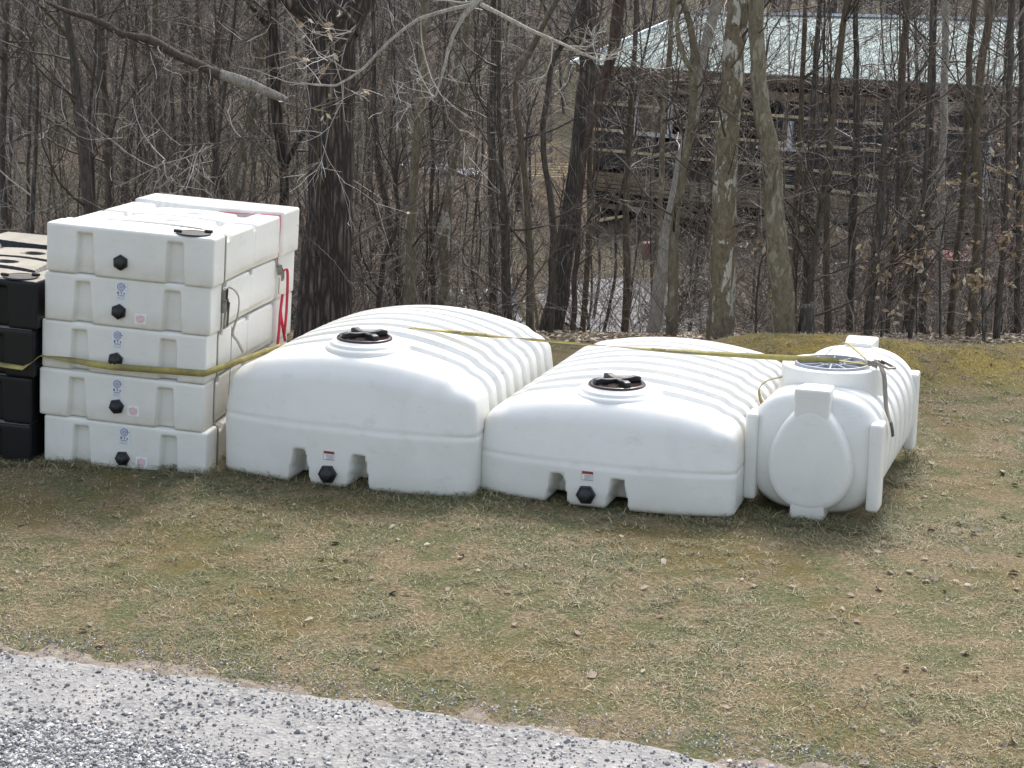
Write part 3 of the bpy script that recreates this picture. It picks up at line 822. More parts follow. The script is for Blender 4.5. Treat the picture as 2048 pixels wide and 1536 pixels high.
# lettering on the strap, two places
def strap_text(s0, txts):
    t_ = MB()
    i0 = [i for i in range(len(P1)) if np.linalg.norm(P1[i]-apex) < 1e-3][0]
    p = apex+d_*s0; p[2] -= .027*4*s0*(1-s0)
    j = np.argmin(np.linalg.norm(P1-p, axis=1))
    dr = d_/np.linalg.norm(d_); wd = D1[j]/np.linalg.norm(D1[j])
    if wd[2] < 0: wd = -wd
    nn = np.cross(dr, wd)
    if nn[1] > 0: nn = -nn
    x0 = P1[j]+nn*.0022
    for off, size, tx, b_ in txts:
        add_text(t_, tx, size, x0+dr*off, dr, wd, b_)
    t_.build('lettering', M_INK, ys_, False)
strap_text(.115, [(-.04, .026, 'PROGRIP', .0012), (.14, .018, 'WLL 3,333 LBS 1,511 KG', .0004)])
strap_text(.63, [(-.12, .028, 'PROGRIP', .0012), (.17, .018, 'WLL 3,333 LBS 1,511 KG', .0004)])
# loose loops at the lid, ratchet and hanging tail
r_c = W(CY_M, (CW*.50+.345, .70, CH+.088)); axr = np.array(CY_M.to_3x3() @ Vector((.74, -.66, -.14)))
ratchet('ratchet', ys_, r_c, axr, (0, 0, 1), .19, .17)
m = MB()
B_ = lambda x, y, z: W(CY_M, (CW*.50+x, .80+y, CH+z))
Pp, Dd = smooth_path([(B_(.28, -.02, .08), (0, 1, .2)), (B_(.16, .14, .13), (.3, 1, .1)), (B_(.06, .20, .175), (.5, 1, 0)), (B_(-.03, .16, .13), (.5, 1, 0)), (B_(-.07, .10, .085), (.4, 1, 0))], 8)
ribbon(m, Pp, Dd, .052, .003)
m.build('loose_loop', M_YELLOW, ys_)
m = MB()
Pp, Dd = smooth_path([(B_(.385, -.14, .085), (.8, .5, 0)), (B_(.425, -.20, .02), (.8, .5, 0)), (B_(.445, -.235, -.10), (.85, .5, 0)), (B_(.465, -.27, -.21), (.7, .6, 0)), (B_(.51, -.32, -.30), (.5, .8, 0))], 8)
ribbon(m, Pp, Dd, .045, .003); m.build('tail', M_GREYW, ys_)
m = MB()
Pp, Dd = smooth_path([(B_(.51, -.32, -.30), (.5, .8, 0)), (B_(.525, -.335, -.35), (.5, .8, 0)), (B_(.535, -.35, -.40), (.5, .8, 0))], 5)
ribbon(m, Pp, Dd, .052, .005); m.build('tail_end', M_CAP, ys_)
m = MB()   # slack turning down between the two right-hand tanks
Pp, Dd = smooth_path([(W(CY_M, (.16, .62, .93)), (.3, 1, 0)), (W(CY_M, (.06, .60, .90)), (.3, 1, 0)), (W(CY_M, (.0, .57, .84)), (.3, .9, .3)), (W(CY_M, (.015, .55, .76)), (.3, .8, .4)), (W(CY_M, (.05, .55, .70)), (.3, .8, .3))], 8)
ribbon(m, Pp, Dd, .06, .003); m.build('slack_loop', M_YELLOW, ys_)

# 2. grey strap round the white stack in the front groove
gs = thing('ratchet_strap', 'grey ratchet strap round the white stack, buckle hanging on its right side', 'strap')
m = MB()
top4 = SM[4]; yq = .205
tp = []
for u in np.linspace(-.55, .62, 16):
    x = FW/2*(1+u); yb = .31+.12*max(1-u*u*1.25, 0)
    tp.append((W(top4, (x, yb-.004+.022, FH-.022+.012*(u > .2)*(u-.2))), (0, .25, 1)))
tp.append((W(top4, (FW*.90, .30, FH-.020)), (0, .6, .8))); tp.append((W(top4, (FW-.05, .27, FH-.012)), (0, 1, .1))); 
Pp, Dd = smooth_path(tp, 4)
ribbon(m, Pp, Dd, .045, .003)
dn = [(W(top4, (FW-.052, .27, FH-.010)), (0, 1, 0)), (W(top4, (FW-.006, .27, FH-.018)), (0, 1, 0))]
for k in (4, 3, 2, 1, 0):
    for z in (.34, .04):
        dn.append((W(SM[k], (FW-.004, .27, z)), (0, 1, 0)))
Pp, Dd = smooth_path(dn, 4); ribbon(m, Pp, Dd, .048, .003)
m.build('webbing', M_GREYW, gs)
rc = W(SM[3], (FW+.008, .285, .235)); axd = rc-W(SM[3], (FW+.03, .285, .235+.5))
ratchet('ratchet', gs, rc, axd, W(SM[3], (1, 0, 0))-W(SM[3], (0, 0, 0)), .30, .20)
m = MB()
q_ = lambda dx, y, z: W(SM[3], (FW+dx, y+.06, z))
Pp, Dd = smooth_path([(q_(.0, .22, .30), (0, 1, 0)), (q_(.05, .24, .345), (0, 1, .2)), (q_(.105, .28, .27), (0, 1, .1)), (q_(.10, .29, .12), (.1, 1, 0)), (q_(.07, .27, -.02), (.3, 1, -.1)), (q_(.10, .31, -.10), (.2, 1, .1)), (q_(.13, .36, -.19), (.1, 1, .5))], 7)
ribbon(m, Pp, Dd, .045, .003); m.build('loose_tail', M_GREYW, gs)
m = MB(); m.tube(np.array([q_(.05, .30, .02), q_(.05, .30, -.25), q_(.045, .29, -.55), q_(.04, .30, -.75)]), np.full(4, .003), 5); m.build('hanging_cord', M_GREYW, gs)

# 3. red strap round the rear groove
rs = thing('ratchet_strap', 'narrow red strap round the rear of the white stack with looped loose ends', 'strap')
m = MB(); yr = 1.665
Pp, Dd = smooth_path([(W(top4, (FW*.60, 1.60, FH-.030)), (0, 1, 0)), (W(top4, (FW*.8, 1.635, FH-.028)), (0, 1, 0)), (W(top4, (FW-.05, yr, FH-.020)), (0, 1, 0)), (W(top4, (FW-.024, yr, FH-.03)), (0, 1, 0)), (W(top4, (FW-.022, yr, FH*.5)), (0, 1, 0)), (W(SM[3], (FW-.01, yr, FH*.75)), (0, 1, 0))], 8)
ribbon(m, Pp, Dd, .030, .003); m.build('webbing', M_RED, rs)
ratchet('ratchet', rs, W(SM[3], (FW+.015, yr, FH*.70)), (0, 0, -1), (1, 0, 0), .13, .08)
w_ = lambda dx, y, z: W(SM[3], (FW+dx, y, z))
m = MB(); m.tube(np.array([w_(.015, yr, .20), w_(.015, yr, .06)]), np.array([.004, .004]), 5); m.build('hook', M_METAL, rs)
m = MB()
for keys in ([(w_(.03, yr, .06), (0, 1, 0)), (w_(.02, yr-.01, -.10), (0, 1, 0)), (w_(.03, yr-.06, -.25), (0, 1, 0)), (w_(.04, yr-.13, -.42), (0, 1, 0))],
             [(w_(.02, yr-.01, -.08), (0, 1, .2)), (w_(.03, yr+.02, -.2), (0, 1, 0)), (w_(.04, yr+.10, -.38), (0, 1, 0))],
             [(w_(.03, yr, .26), (.3, 1, 0)), (w_(.05, yr+.03, .28), (.3, 1, 0)), (w_(.05, yr+.07, .18), (.3, 1, 0)), (w_(.05, yr+.07, -.1), (.3, 1, 0)), (w_(.045, yr+.05, -.3), (.3, 1, 0))]):
    Pp, Dd = smooth_path(keys, 8); Pp = Pp+np.array([.02, -.01, 0]); ribbon(m, Pp, Dd*0+np.array([.9, .55, .05]), .025, .003)
m.build('loose_ends', M_RED, rs)
#@@BACK
# ------------------------------------------------------------------ building beyond the wood
M_PINE = simple('pine_lumber', (.62, .50, .31), .75, var=.25, vscale=3)
M_OLDWOOD = simple('weathered_lumber', (.25, .19, .125), .85, var=.35, vscale=3)
M_TAR = simple('black_sheathing', (.020, .021, .026), .6, var=.5, vscale=2)
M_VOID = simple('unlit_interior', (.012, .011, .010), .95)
M_TRIM = simple('white_trim', (.72, .74, .76), .5, var=.05)
M_ROOF = simple('pale_green_roof_metal', (.19, .26, .248), .75, .0, .10, 1.2)
M_BLOCK = simple('concrete_block', (.26, .25, .24), .9, var=.2)
M_BROWNW = simple('brown_panel', (.13, .085, .055), .8, var=.3)
A_ = at(1178, 400, 54); B2 = at(2080, 400, 44)
ex_ = np.array([B2[0]-A_[0], B2[1]-A_[1], 0]); ex_ /= np.linalg.norm(ex_); ey_ = np.array([-ex_[1], ex_[0], 0])
BM = Matrix(((ex_[0], ey_[0], 0, A_[0]), (ex_[1], ey_[1], 0, A_[1]), (0, 0, 1, 0), (0, 0, 0, 1)))
bd = thing('timber_building', 'long unfinished timber building with black walls and pale green roof beyond the trees', 'building', None, BM)
BL = 21.5
def part(name, mat, boxes, parent=bd, smooth=False):
    m = MB()
    for c, d in boxes: m.box(c, d)
    return m.build(name, mat, parent, smooth)
rng = np.random.default_rng(5)
part('sheathing', M_TAR, [((BL/2+3.6, 0, -.04), (BL-7.2, .04, 2.6)), ((.75, 0, -.04), (1.5, .04, 2.6)), ((2.55, .002, -.85), (2.1, .04, 1.0))])
part('back_wall', M_VOID, [((BL/2, 6.0, -.7), (BL, .1, 4.9)), ((.05, 3, -.7), (.08, 5.9, 4.9)), ((BL/2, 3, -1.55), (BL, 5.8, .1))])
g = MB()
for z in (.74, -.09, -.80, -1.38):
    x = 0
    while x < BL:
        L = rng.uniform(3., 4.8)
        if rng.random() < .88 : g.box((x+L/2, -.055, z+rng.uniform(-.03, .03)), (L-.03, .06, .085))
        x += L
g.build('girts', M_PINE, bd, False)
part('header_beam', M_OLDWOOD, [((BL/2, -.06, 1.33), (BL, .10, .24))])
part('posts', M_OLDWOOD, [((x, -.005, -.9), (.14, .11, 4.4)) for x in np.arange(.1, BL, 2.44)])
part('rafter_ends', M_OLDWOOD, [((x, -.25, 1.72), (.05, .7, .22)) for x in np.arange(.1, BL, .61)])
part('fascia', M_BROWNW, [((BL/2, -.62, 1.84), (BL+.5, .04, .20))])
# roof with standing seams
r_ = MB(); y0, z0_, y1, z1_ = -.72, 1.97, 6.2, 3.72
sl = math.atan2(z1_-z0_, y1-y0); rot = [[1, 0, 0], [0, math.cos(sl), -math.sin(sl)], [0, math.sin(sl), math.cos(sl)]]
Ls = math.hypot(y1-y0, z1_-z0_)
r_.box((BL/2, (y0+y1)/2, (z0_+z1_)/2), (BL+.8, Ls, .04), rot)
for x in np.arange(-.3, BL+.35, .46): r_.box((x, (y0+y1)/2, (z0_+z1_)/2+.028), (.03, Ls, .018), rot)
r_.box((BL/2, 9.6, (z0_+z1_)/2), (BL+.8, Ls, .04), [[1, 0, 0], [0, math.cos(sl), math.sin(sl)], [0, -math.sin(sl), math.cos(sl)]])
rf = r_.build('roof', M_ROOF, bd, False)
m = MB(); m.box((BL/2, y1+.02, z1_+.07), (BL+.84, .36, .09)); m.box((-.42, (y0+y1)/2, (z0_+z1_)/2+.06), (.12, Ls, .09), rot); m.build('ridge_cap', M_TRIM, rf, False)
def window(x, w, z, h, sillout=0., panel=M_BROWNW):
    f = part('window', M_TRIM, [((x-w/2, -.10, z), (.14, .10, h)), ((x+w/2, -.10, z), (.14, .10, h)), ((x, -.101, z-h/2+.045), (w+.5+sillout, .098, .09))])
    p = part('panel', panel, [((x, .03, z), (w-.14, .04, h-.1))], f); return f
window(2.55, 1.35, .42, 1.25, .6)
window(14.6, 1.2, -.25, 1.9, .0, M_TAR)
window(7.2, .9, .15, .9, .0, M_TAR)
window(18.2, 1.2, -.1, 1.3, .0, M_TAR)
part('floor_boards', M_PINE, [((BL/2+rng.uniform(-.6, .6), -.12-.03*(k % 2), -1.60-.145*k), (BL-1.4, .06, .085)) for k in range(2)])
part('deck_boards', M_OLDWOOD, [((BL/2, -.35-.02*k, -1.52-.13*k), (BL, .06, .10)) for k in range(5)])
part('lower_shade_panel', M_VOID, [((BL/2, 2.2, -2.7), (BL, .06, 1.6))])  # near-black panel stands in for the deep shade under the floor
part('lower_beam', M_OLDWOOD, [((BL/2, -.1, -2.62), (BL, .10, .16)), ((5.2, -.3, -2.2), (.12, .12, 1.9)), ((9., -.3, -2.3), (.12, .12, 1.9))])
part('white_board', M_TRIM, [((8.6, .6, -2.28), (4.2, .04, .14))])
pier = MB()
for k in range(9): rbox(pier, (11.75, -.45, -3.35+.2*k), (.42, .40, .196), .008, step=.5)
pier.build('block_pier', M_BLOCK, bd, False)
part('green_door', simple('dark_green_paint', (.02, .07, .05), .5), [((12.65, .4, -2.4), (.7, .05, 1.6))])
# loose boards against the pier
bp = MB()
for k in range(9):
    a = np.array([9.0+.16*k, -1.6-.06*k, -2.35+.03*k]); e = a+np.array([2.1+rng.uniform(-.3, .4), .1, -.62-rng.uniform(0, .3)])
    bp.beam(a, e, .035, .12)
o = bp.build('board_pile', M_PINE, None, False); o.matrix_world = BM
tag(o, 'tan boards piled at a slant against the block pier under the building', 'boards')

def gtag(o, label, cat, group=None): return tag(o, label, cat, group)
# trusses and planks on the slope in the middle distance
def Dz(px, py): return ground_hit(px, py)[1]
tr = thing('roof_truss', 'pale new roof trusses standing on the slope left of the building', 'roof truss')
D = 54.
m = MB()
def bb(a, b, w=.10, h=.10, mb=None, d=None, dd=0.):
    (mb or m).beam(at(a[0], a[1], (d or D)), at(b[0], b[1], (d or D)+dd), w, h)
bb((968, 286), (1122, 289), .06, .13); bb((945, 314), (1100, 314), .06, .09)
m.build('chord', M_PINE, tr, False)
m = MB()
for a, b in (((1026, 305), (1042, 288)), ((1058, 331), (1090, 302)), ((1090, 321), (1115, 300)), ((1034, 343), (1056, 330)), ((1116, 290), (1118, 330)), ((985, 287), (985, 314))): bb(a, b, .05, .07)
m.build('web', M_PINE, tr, False)
m = MB(); bb((999, 294), (1046, 327), .06, .26, None, D-.15); m.build('gusset_board', M_PINE, tr, False)
m = MB()
for k in range(6): m.beam(at(1036+8*(k % 3), 327+5*k, D-.4-.25*k), at(1190, 331+5.4*k, D-.4-.25*k), .09, .05)
o = m.build('lumber_stack', M_PINE, None, False); tag(o, 'stack of long pale boards on the slope below the trusses', 'lumber')
m = MB(); m.beam(at(976, 288, 52), at(957, 430, 47), .08, .06); o = m.build('leaning_pole', M_OLDWOOD, None, False); tag(o, 'thin pale wooden pole leaning at the left end of the trusses', 'pole')
g0 = ground_hit(1000, 470)
m = MB(); m.beam(at(960, 487, g0[1]), at(975, 467, g0[1]), .25, .03); o = m.build('wood_offcut', M_PINE, None, False); tag(o, 'short pale board lying on the leafy slope', 'board')
# ladder lying in the hollow
lad = thing('aluminium_ladder', 'silver ladder lying on the ground behind the taller domed tank', 'ladder')
M_ALU = simple('aluminium', (.55, .57, .58), .4, .4, .1)
D = 37.5
r0a, r0b, r1a, r1b = at(690, 567, D+.5), at(935, 578, D+.5), at(684, 581, D), at(935, 590, D)
for a, b in ((r0a, r0b), (r1a, r1b)):
    m = MB(); m.beam(a, b, .03, .07); m.build('rail', M_ALU, lad, False)
for k in range(11):
    s = (k+.5)/11; m = MB(); m.beam(r0a*(1-s)+r0b*s, r1a*(1-s)+r1b*s, .035, .035); m.build('rung', M_ALU, lad, False)
def crumple(name, label, px0, px1, py, D_, h, mat, seed, cat='plastic sheet', depth=1.2):
    a, b = at(px0, py, D_), at(px1, py, D_); n = 26; k = 14
    U, V = np.meshgrid(np.linspace(0, 1, n), np.linspace(0, 1, k))
    x = a[0]+(b[0]-a[0])*U+.12*hnoise(U*9, V*9, 1, seed)*2; y = a[1]+V*depth+.2*hnoise(U*7, V*7, 1, seed+1)
    z = terrain(x, y)+.03+h*(np.abs(hnoise(U*6, V*4, 1, seed+2))*1.8+.25*np.abs(hnoise(U*18, V*12, 1, seed+3)))*np.sin(U*math.pi)**.4*np.sin(np.clip(V*1.1+.05, 0, 1)*math.pi)**.5
    idx = np.arange(n*k).reshape(k, n); q = np.stack([idx[:-1, :-1], idx[:-1, 1:], idx[1:, 1:], idx[1:, :-1]], -1).reshape(-1, 4)
    o = new_obj(name, mesh_np(name, np.stack([x, y, z], -1).reshape(-1, 3), q, mat, False))
    o.modifiers.new('thick', 'SOLIDIFY').thickness = .01
    tag(o, label, cat, 'discarded plastic sheets in the hollow'); return o
M_SHEET = simple('white_sheet', (.74, .76, .78), .45, var=.1)
M_BTARP = simple('blue_sheet', (.16, .33, .60), .5, var=.3)
crumple('plastic_sheet', 'crumpled white sheet beyond the right end of the ladder', 868, 955, 606, 35.5, .45, M_SHEET, 31)
crumple('plastic_sheet', 'bunched grey-white sheet right of the crumpled white sheet', 958, 1008, 590, 37.5, .55, simple('grey_sheet', (.50, .53, .55), .5), 41)
crumple('plastic_sheet', 'small blue sheet in the hollow above the taller domed tank', 1004, 1026, 600, 36.5, .6, M_BTARP, 51)
crumple('plastic_sheet', 'white scrap of sheeting nearest the trees behind the taller domed tank', 1012, 1054, 622, 34., .4, M_SHEET, 61)
crumple('plastic_sheet', 'long white sheet on the slope left of the trusses', 846, 965, 352, 56, .5, M_SHEET, 71)
crumple('plastic_sheet', 'small white scrap left of the long white sheet on the slope', 795, 826, 346, 57, .35, M_SHEET, 81)
crumple('plastic_sheet', 'white sheet on the ground at the far right below the maroon truck', 1998, 2046, 655, 31, .25, M_SHEET, 91)
# blue tub and pipes
D = 60.
cart = thing('hand_cart', 'blue and grey cart with long pale shafts on the slope right of the big oak', 'cart')
m = MB(); bb((722, 319), (765, 308), .6, .25); m.build('bed', simple('blue_grey_paint', (.22, .27, .36), .5), cart, False)
m = MB(); bb((765, 308), (835, 292), .06, .07); bb((735, 328), (770, 323), .06, .07); m.build('shaft', M_TRIM, cart, False)
for px in (727, 752):
    m = MB(); m.lathe([(.0, -.05), (.28, -.05), (.30, 0), (.28, .05), (0, .05)], at(px, 331-.25*(px-727), D-.3), 20, [[1, 0, 0], [0, 0, 1], [0, -1, 0]]); m.build('wheel', M_CAP, cart)
# white rack at right
rk = thing('ladder_rack', 'white tubular rack lying below the building, seen between thin trunks', 'rack')
gr_ = ground_hit(1715, 572); D = gr_[1]
m = MB()
for a, b in (((1663, 529), (1661, 565)), ((1683, 545), (1682, 566)), ((1722, 545), (1722, 567)), ((1767, 545), (1763, 569)), ((1787, 545), (1785, 570))): m.tube(np.array([at(*a, D), at(*b, D)]), np.array([.045, .045]), 8)
m.tube(np.array([at(1663, 529, D), at(1673, 528, D), at(1681, 535, D), at(1683, 546, D)]), np.full(4, .035), 8); m.build('upright', M_TRIM, rk)
m = MB(); bb((1634, 563), (1815, 572), .07, .08, m, D); m.build('rail', M_OLDWOOD, rk, False)
m = MB(); bb((1720, 476), (1768, 452), .05, .10, m, D+8); bb((1645, 441), (1730, 443), .05, .14, m, D+8); o = m.build('metal_trim', M_TRIM, None, False)
tag(o, 'bent strips of white metal trim under the building', 'metal strip')
# maroon pickup
tk = thing('pickup_truck', 'maroon pickup truck parked below the building, mostly hidden by saplings', 'pickup truck')
M_MAROON = simple('maroon_paint', (.155, .028, .035), .35, var=.25); M_GLASS = simple('dark_window', (.03, .035, .045), .1)
g0 = ground_hit(1960, 612); D = g0[1]
ox = at(1800, 600, D); zt = float(terrain(ox[0]+2.5, D))
def prof_body(pts, y0, y1, mat, name, parent=tk):
    n = len(pts); v = [(ox[0]+x, y, zt+z) for y in (y0, y1) for x, z in pts]
    f4 = [[i, (i+1) % n, n+(i+1) % n, n+i] for i in range(n)]
    bm = bpy.data.meshes.new(name); bm.from_pydata(v, [], [list(range(n))[::-1], list(range(n, 2*n))]+f4); bm.materials.append(mat); bm.update()
    o = new_obj(name, bm, parent); bv = o.modifiers.new('b', 'BEVEL'); bv.width = .05; bv.segments = 2; return o
prof_body([(0, .55), (0, 1.02), (.1, 1.12), (2.2, 1.14), (2.25, 1.18), (2.6, 1.78), (2.75, 1.84), (3.9, 1.84), (4.05, 1.78), (4.35, 1.2), (5.6, 1.08), (5.75, .95), (5.75, .5), (5.2, .45), (.4, .45)], D, D+1.75, M_MAROON, 'body')
prof_body([(2.55, 1.22), (2.80, 1.70), (3.25, 1.72), (3.25, 1.22)], D-.03, D+.02, M_GLASS, 'window'); prof_body([(3.35, 1.22), (3.35, 1.72), (3.85, 1.70), (4.1, 1.22)], D-.031, D+.02, M_GLASS, 'window')
for x in (1.05, 4.7):
    m = MB(); m.lathe([(.2, -.12), (.36, -.12), (.38, -.08), (.38, .08), (.36, .12), (0, .12)], (ox[0]+x, D-.02, zt+.38), 28, [[1, 0, 0], [0, 0, 1], [0, -1, 0]]); wh = m.build('wheel', M_CAP, tk)
    m = MB(); m.lathe([(0, -.10), (.2, -.11), (.2, .0)], (ox[0]+x, D-.02, zt+.38), 20, [[1, 0, 0], [0, 0, 1], [0, -1, 0]]); m.build('rim', M_METAL, wh)
# odds and ends between the trunks
def bucket(px, py, hpx, wpx, mat, name, label, cat):
    g_ = ground_hit(px, py); d = g_[1]; h = hpx*d/F_PX; r = wpx*d/F_PX/2
    m = MB(); m.lathe([(0, 0), (r*.8, 0), (r, h*.9), (r*1.06, h*.9), (r*1.06, h), (r*.95, h), (0, h*.93)], (g_[0], g_[1], float(terrain(g_[0], g_[1]))), 28)
    o = m.build(name, mat, None); return tag(o, label, cat)
bucket(1292, 516, 32, 20, simple('pink_plastic', (.55, .26, .28), .5), 'plastic_drum', 'pink plastic drum with pale top behind the thin trunks', 'drum')
for k, (px, py) in enumerate(((1380, 622), (1398, 616), (1408, 628))):
    g_ = ground_hit(px, py); c = np.array([g_[0], g_[1], float(terrain(g_[0], g_[1]))+.12+.16*(k == 1)])
    a = np.arange(33)/32*2*math.pi; tlt = .5+.4*k
    m = MB(); P_ = np.stack([c[0]+.27*np.cos(a), c[1]+.27*np.sin(a)*math.cos(tlt), c[2]+.15+.27*np.sin(a)*math.sin(tlt)], 1)
    m.tube(P_, np.full(33, .09), 8, False); o = m.build('old_tyre', M_CAP, None)
    tag(o, ['old black tyre leaning at the left of the tyre heap', 'old black tyre on top of the tyre heap', 'old black tyre lying at the right of the tyre heap'][k], 'tyre', 'old tyres heaped between the trunks')
# pale stone patch in the hollow
gp = ground_hit(1270, 615); n = 40; a = np.linspace(0, 2*math.pi, n, endpoint=False)
rr = 1+.25*hnoise(np.cos(a)*3, np.sin(a)*3, 1, 9); vv = [np.array([gp[0], gp[1], 0])]+[np.array([gp[0]+2.2*r1*math.cos(t), gp[1]+4.2*r1*math.sin(t), 0]) for t, r1 in zip(a, rr)]
vv = np.array(vv); vv[:, 2] = terrain(vv[:, 0], vv[:, 1])+.06
M_PATCH = simple('grey_stone_patch', (.22, .22, .225), .9, var=.5, vscale=9)
gv = new_obj('gravel_patch', mesh_np('gravel_patch', vv, np.array([[0, 1+i, 1+(i+1) % n] for i in range(n)]), M_PATCH)); gv['kind'] = 'structure'

# ------------------------------------------------------------------ trees
def rot_dirs(d, ang, rng):
    """tilt unit vectors d by ang around random perpendicular axes"""
    r = rng.normal(size=d.shape); p = np.cross(d, r); p /= np.linalg.norm(p, axis=1, keepdims=True)+1e-9
    return d*np.cos(ang)[:, None]+p*np.sin(ang)[:, None]
def grow(st, d, L, R, K, rng, wig=.25, up=.0, tip=.35):
    n = len(st); P = np.zeros((n, K, 3)); P[:, 0] = st; dd = d.copy()
    for k in range(1, K):
        dd = dd+rng.normal(size=dd.shape)*wig; dd[:, 2] += up; dd /= np.linalg.norm(dd, axis=1, keepdims=True)
        P[:, k] = P[:, k-1]+dd*(L/(K-1))[:, None]
    s = np.linspace(0, 1, K)[None]
    return P, R[:, None]*(1-s*(1-tip))
def pick(P, R, rng, per, lo=.2):
    n, K, _ = P.shape; idx = np.repeat(np.arange(n), per); f = rng.uniform(lo, .98, len(idx))*(K-1)
    k = np.minimum(f.astype(int), K-2); t = (f-k)[:, None]
    p = P[idx, k]*(1-t)+P[idx, k+1]*t; d = P[idx, k+1]-P[idx, k]; d /= np.linalg.norm(d, axis=1, keepdims=True)+1e-9
    return p, d, R[idx, k]*(1-t[:, 0])+R[idx, k+1]*t[:, 0]
def crown_mesh(P, R, rng, n1, per2, per3, len1, mat, lo=.25, r1max=.022, zlo=None, zhi=None, droop=0., name='crown'):
    """P (K,3), R (K): limbs, branches and twigs on one trunk"""
    p, d, r = pick(P[None], R[None], rng, n1*3, lo)
    ok = np.ones(len(p), bool)
    if zhi is not None: ok &= p[:, 2] < zhi
    if zlo is not None: ok &= p[:, 2] > zlo
    p, d, r = p[ok][:n1], d[ok][:n1], r[ok][:n1]
    if len(p) == 0: return None
    m = MB()
    d1 = rot_dirs(d, rng.uniform(.6, 1.35, len(p)), rng); L1 = len1*rng.uniform(.35, 1.2, len(p))
    R1 = np.minimum(r*.55, r1max*rng.uniform(.4, 1., len(p)))
    P1_, Q1 = grow(p, d1, L1, R1, 7, rng, .17, .06-droop, .35); m.add(*tubes(P1_, Q1, 5))
    p, d, r = pick(P1_, Q1, rng, per2, .15)
    d2 = rot_dirs(d, rng.uniform(.4, 1.1, len(p)), rng); L2 = np.repeat(L1, per2)*rng.uniform(.25, .65, len(p))
    P2, Q2 = grow(p, d2, L2, np.minimum(r*.55, .0065), 5, rng, .22, .04-droop, .4); m.add(*tubes(P2, Q2, 3))
    p, d, r = pick(P2, Q2, rng, per3, .15)
    d3 = rot_dirs(d, rng.uniform(.4, 1.1, len(p)), rng); L3 = np.repeat(L2, per3)*rng.uniform(.3, .8, len(p))
    P3, Q3 = grow(p, d3, L3, np.maximum(np.minimum(r*.7, .0040), .0026), 4, rng, .22, .02, .6); m.add(*tubes(P3, Q3, 3))
    me = m.data(name, mat); me['tips'] = 0
    return me, P3
def trunk_mesh(P, R, S, mat, seed=0, knob=.06, cap=True):
    K = len(P); V, q = tubes(P[None], R[None], S)
    c = np.repeat(P, S, 0); d = V-c; a = np.tile(np.arange(S)/S*6.283, K); z = np.repeat(np.arange(K), S)
    n_ = hnoise(a*3.+7, c[:, 2]*2.2, 1., seed)+.6*hnoise(a*7., c[:, 2]*6, 1., seed+1)
    V = c+d*(1+knob*2*n_)[:, None]
    m = MB(); m.add(V, q)
    m.add(np.vstack([V[:S], P[0]]), [[(i+1) % S, i, S] for i in range(S)])
    return m.data('trunk', mat)
LEAFC = np.array([(.42, .30, .17), (.52, .40, .25), (.36, .24, .13), (.60, .50, .35)])
def leaf_quads(C, size, rng, cols=LEAFC):
    n = len(C); a = rng.normal(size=(n, 3)); a /= np.linalg.norm(a, axis=1, keepdims=True); b_ = np.cross(a, rng.normal(size=(n, 3))); b_ /= np.linalg.norm(b_, axis=1, keepdims=True)
    nn = np.cross(a, b_); s = size*rng.uniform(.6, 1.3, (n, 1))
    V = np.stack([C-a*s, C+b_*s*.45+nn*s*.12, C+a*s, C-b_*s*.45+nn*s*.12], 1)
    V2 = V.reshape(-1, 3); f = np.arange(n*4).reshape(n, 4)
    tri = np.concatenate([f[:, [0, 1, 2]], f[:, [0, 2, 3]]])
    c = np.repeat(cols[rng.integers(0, len(cols), n)]*rng.uniform(.7, 1.15, (n, 1)), 4, 0)
    return V2, tri, c
def densify(P, R, step):
    d = np.r_[0, np.cumsum(np.linalg.norm(np.diff(P, axis=0), axis=1))]; n = max(6, int(d[-1]/step)); t = np.linspace(0, d[-1], n)
    return np.stack([np.interp(t, d, P[:, k]) for k in range(3)], 1), np.interp(t, d, R)
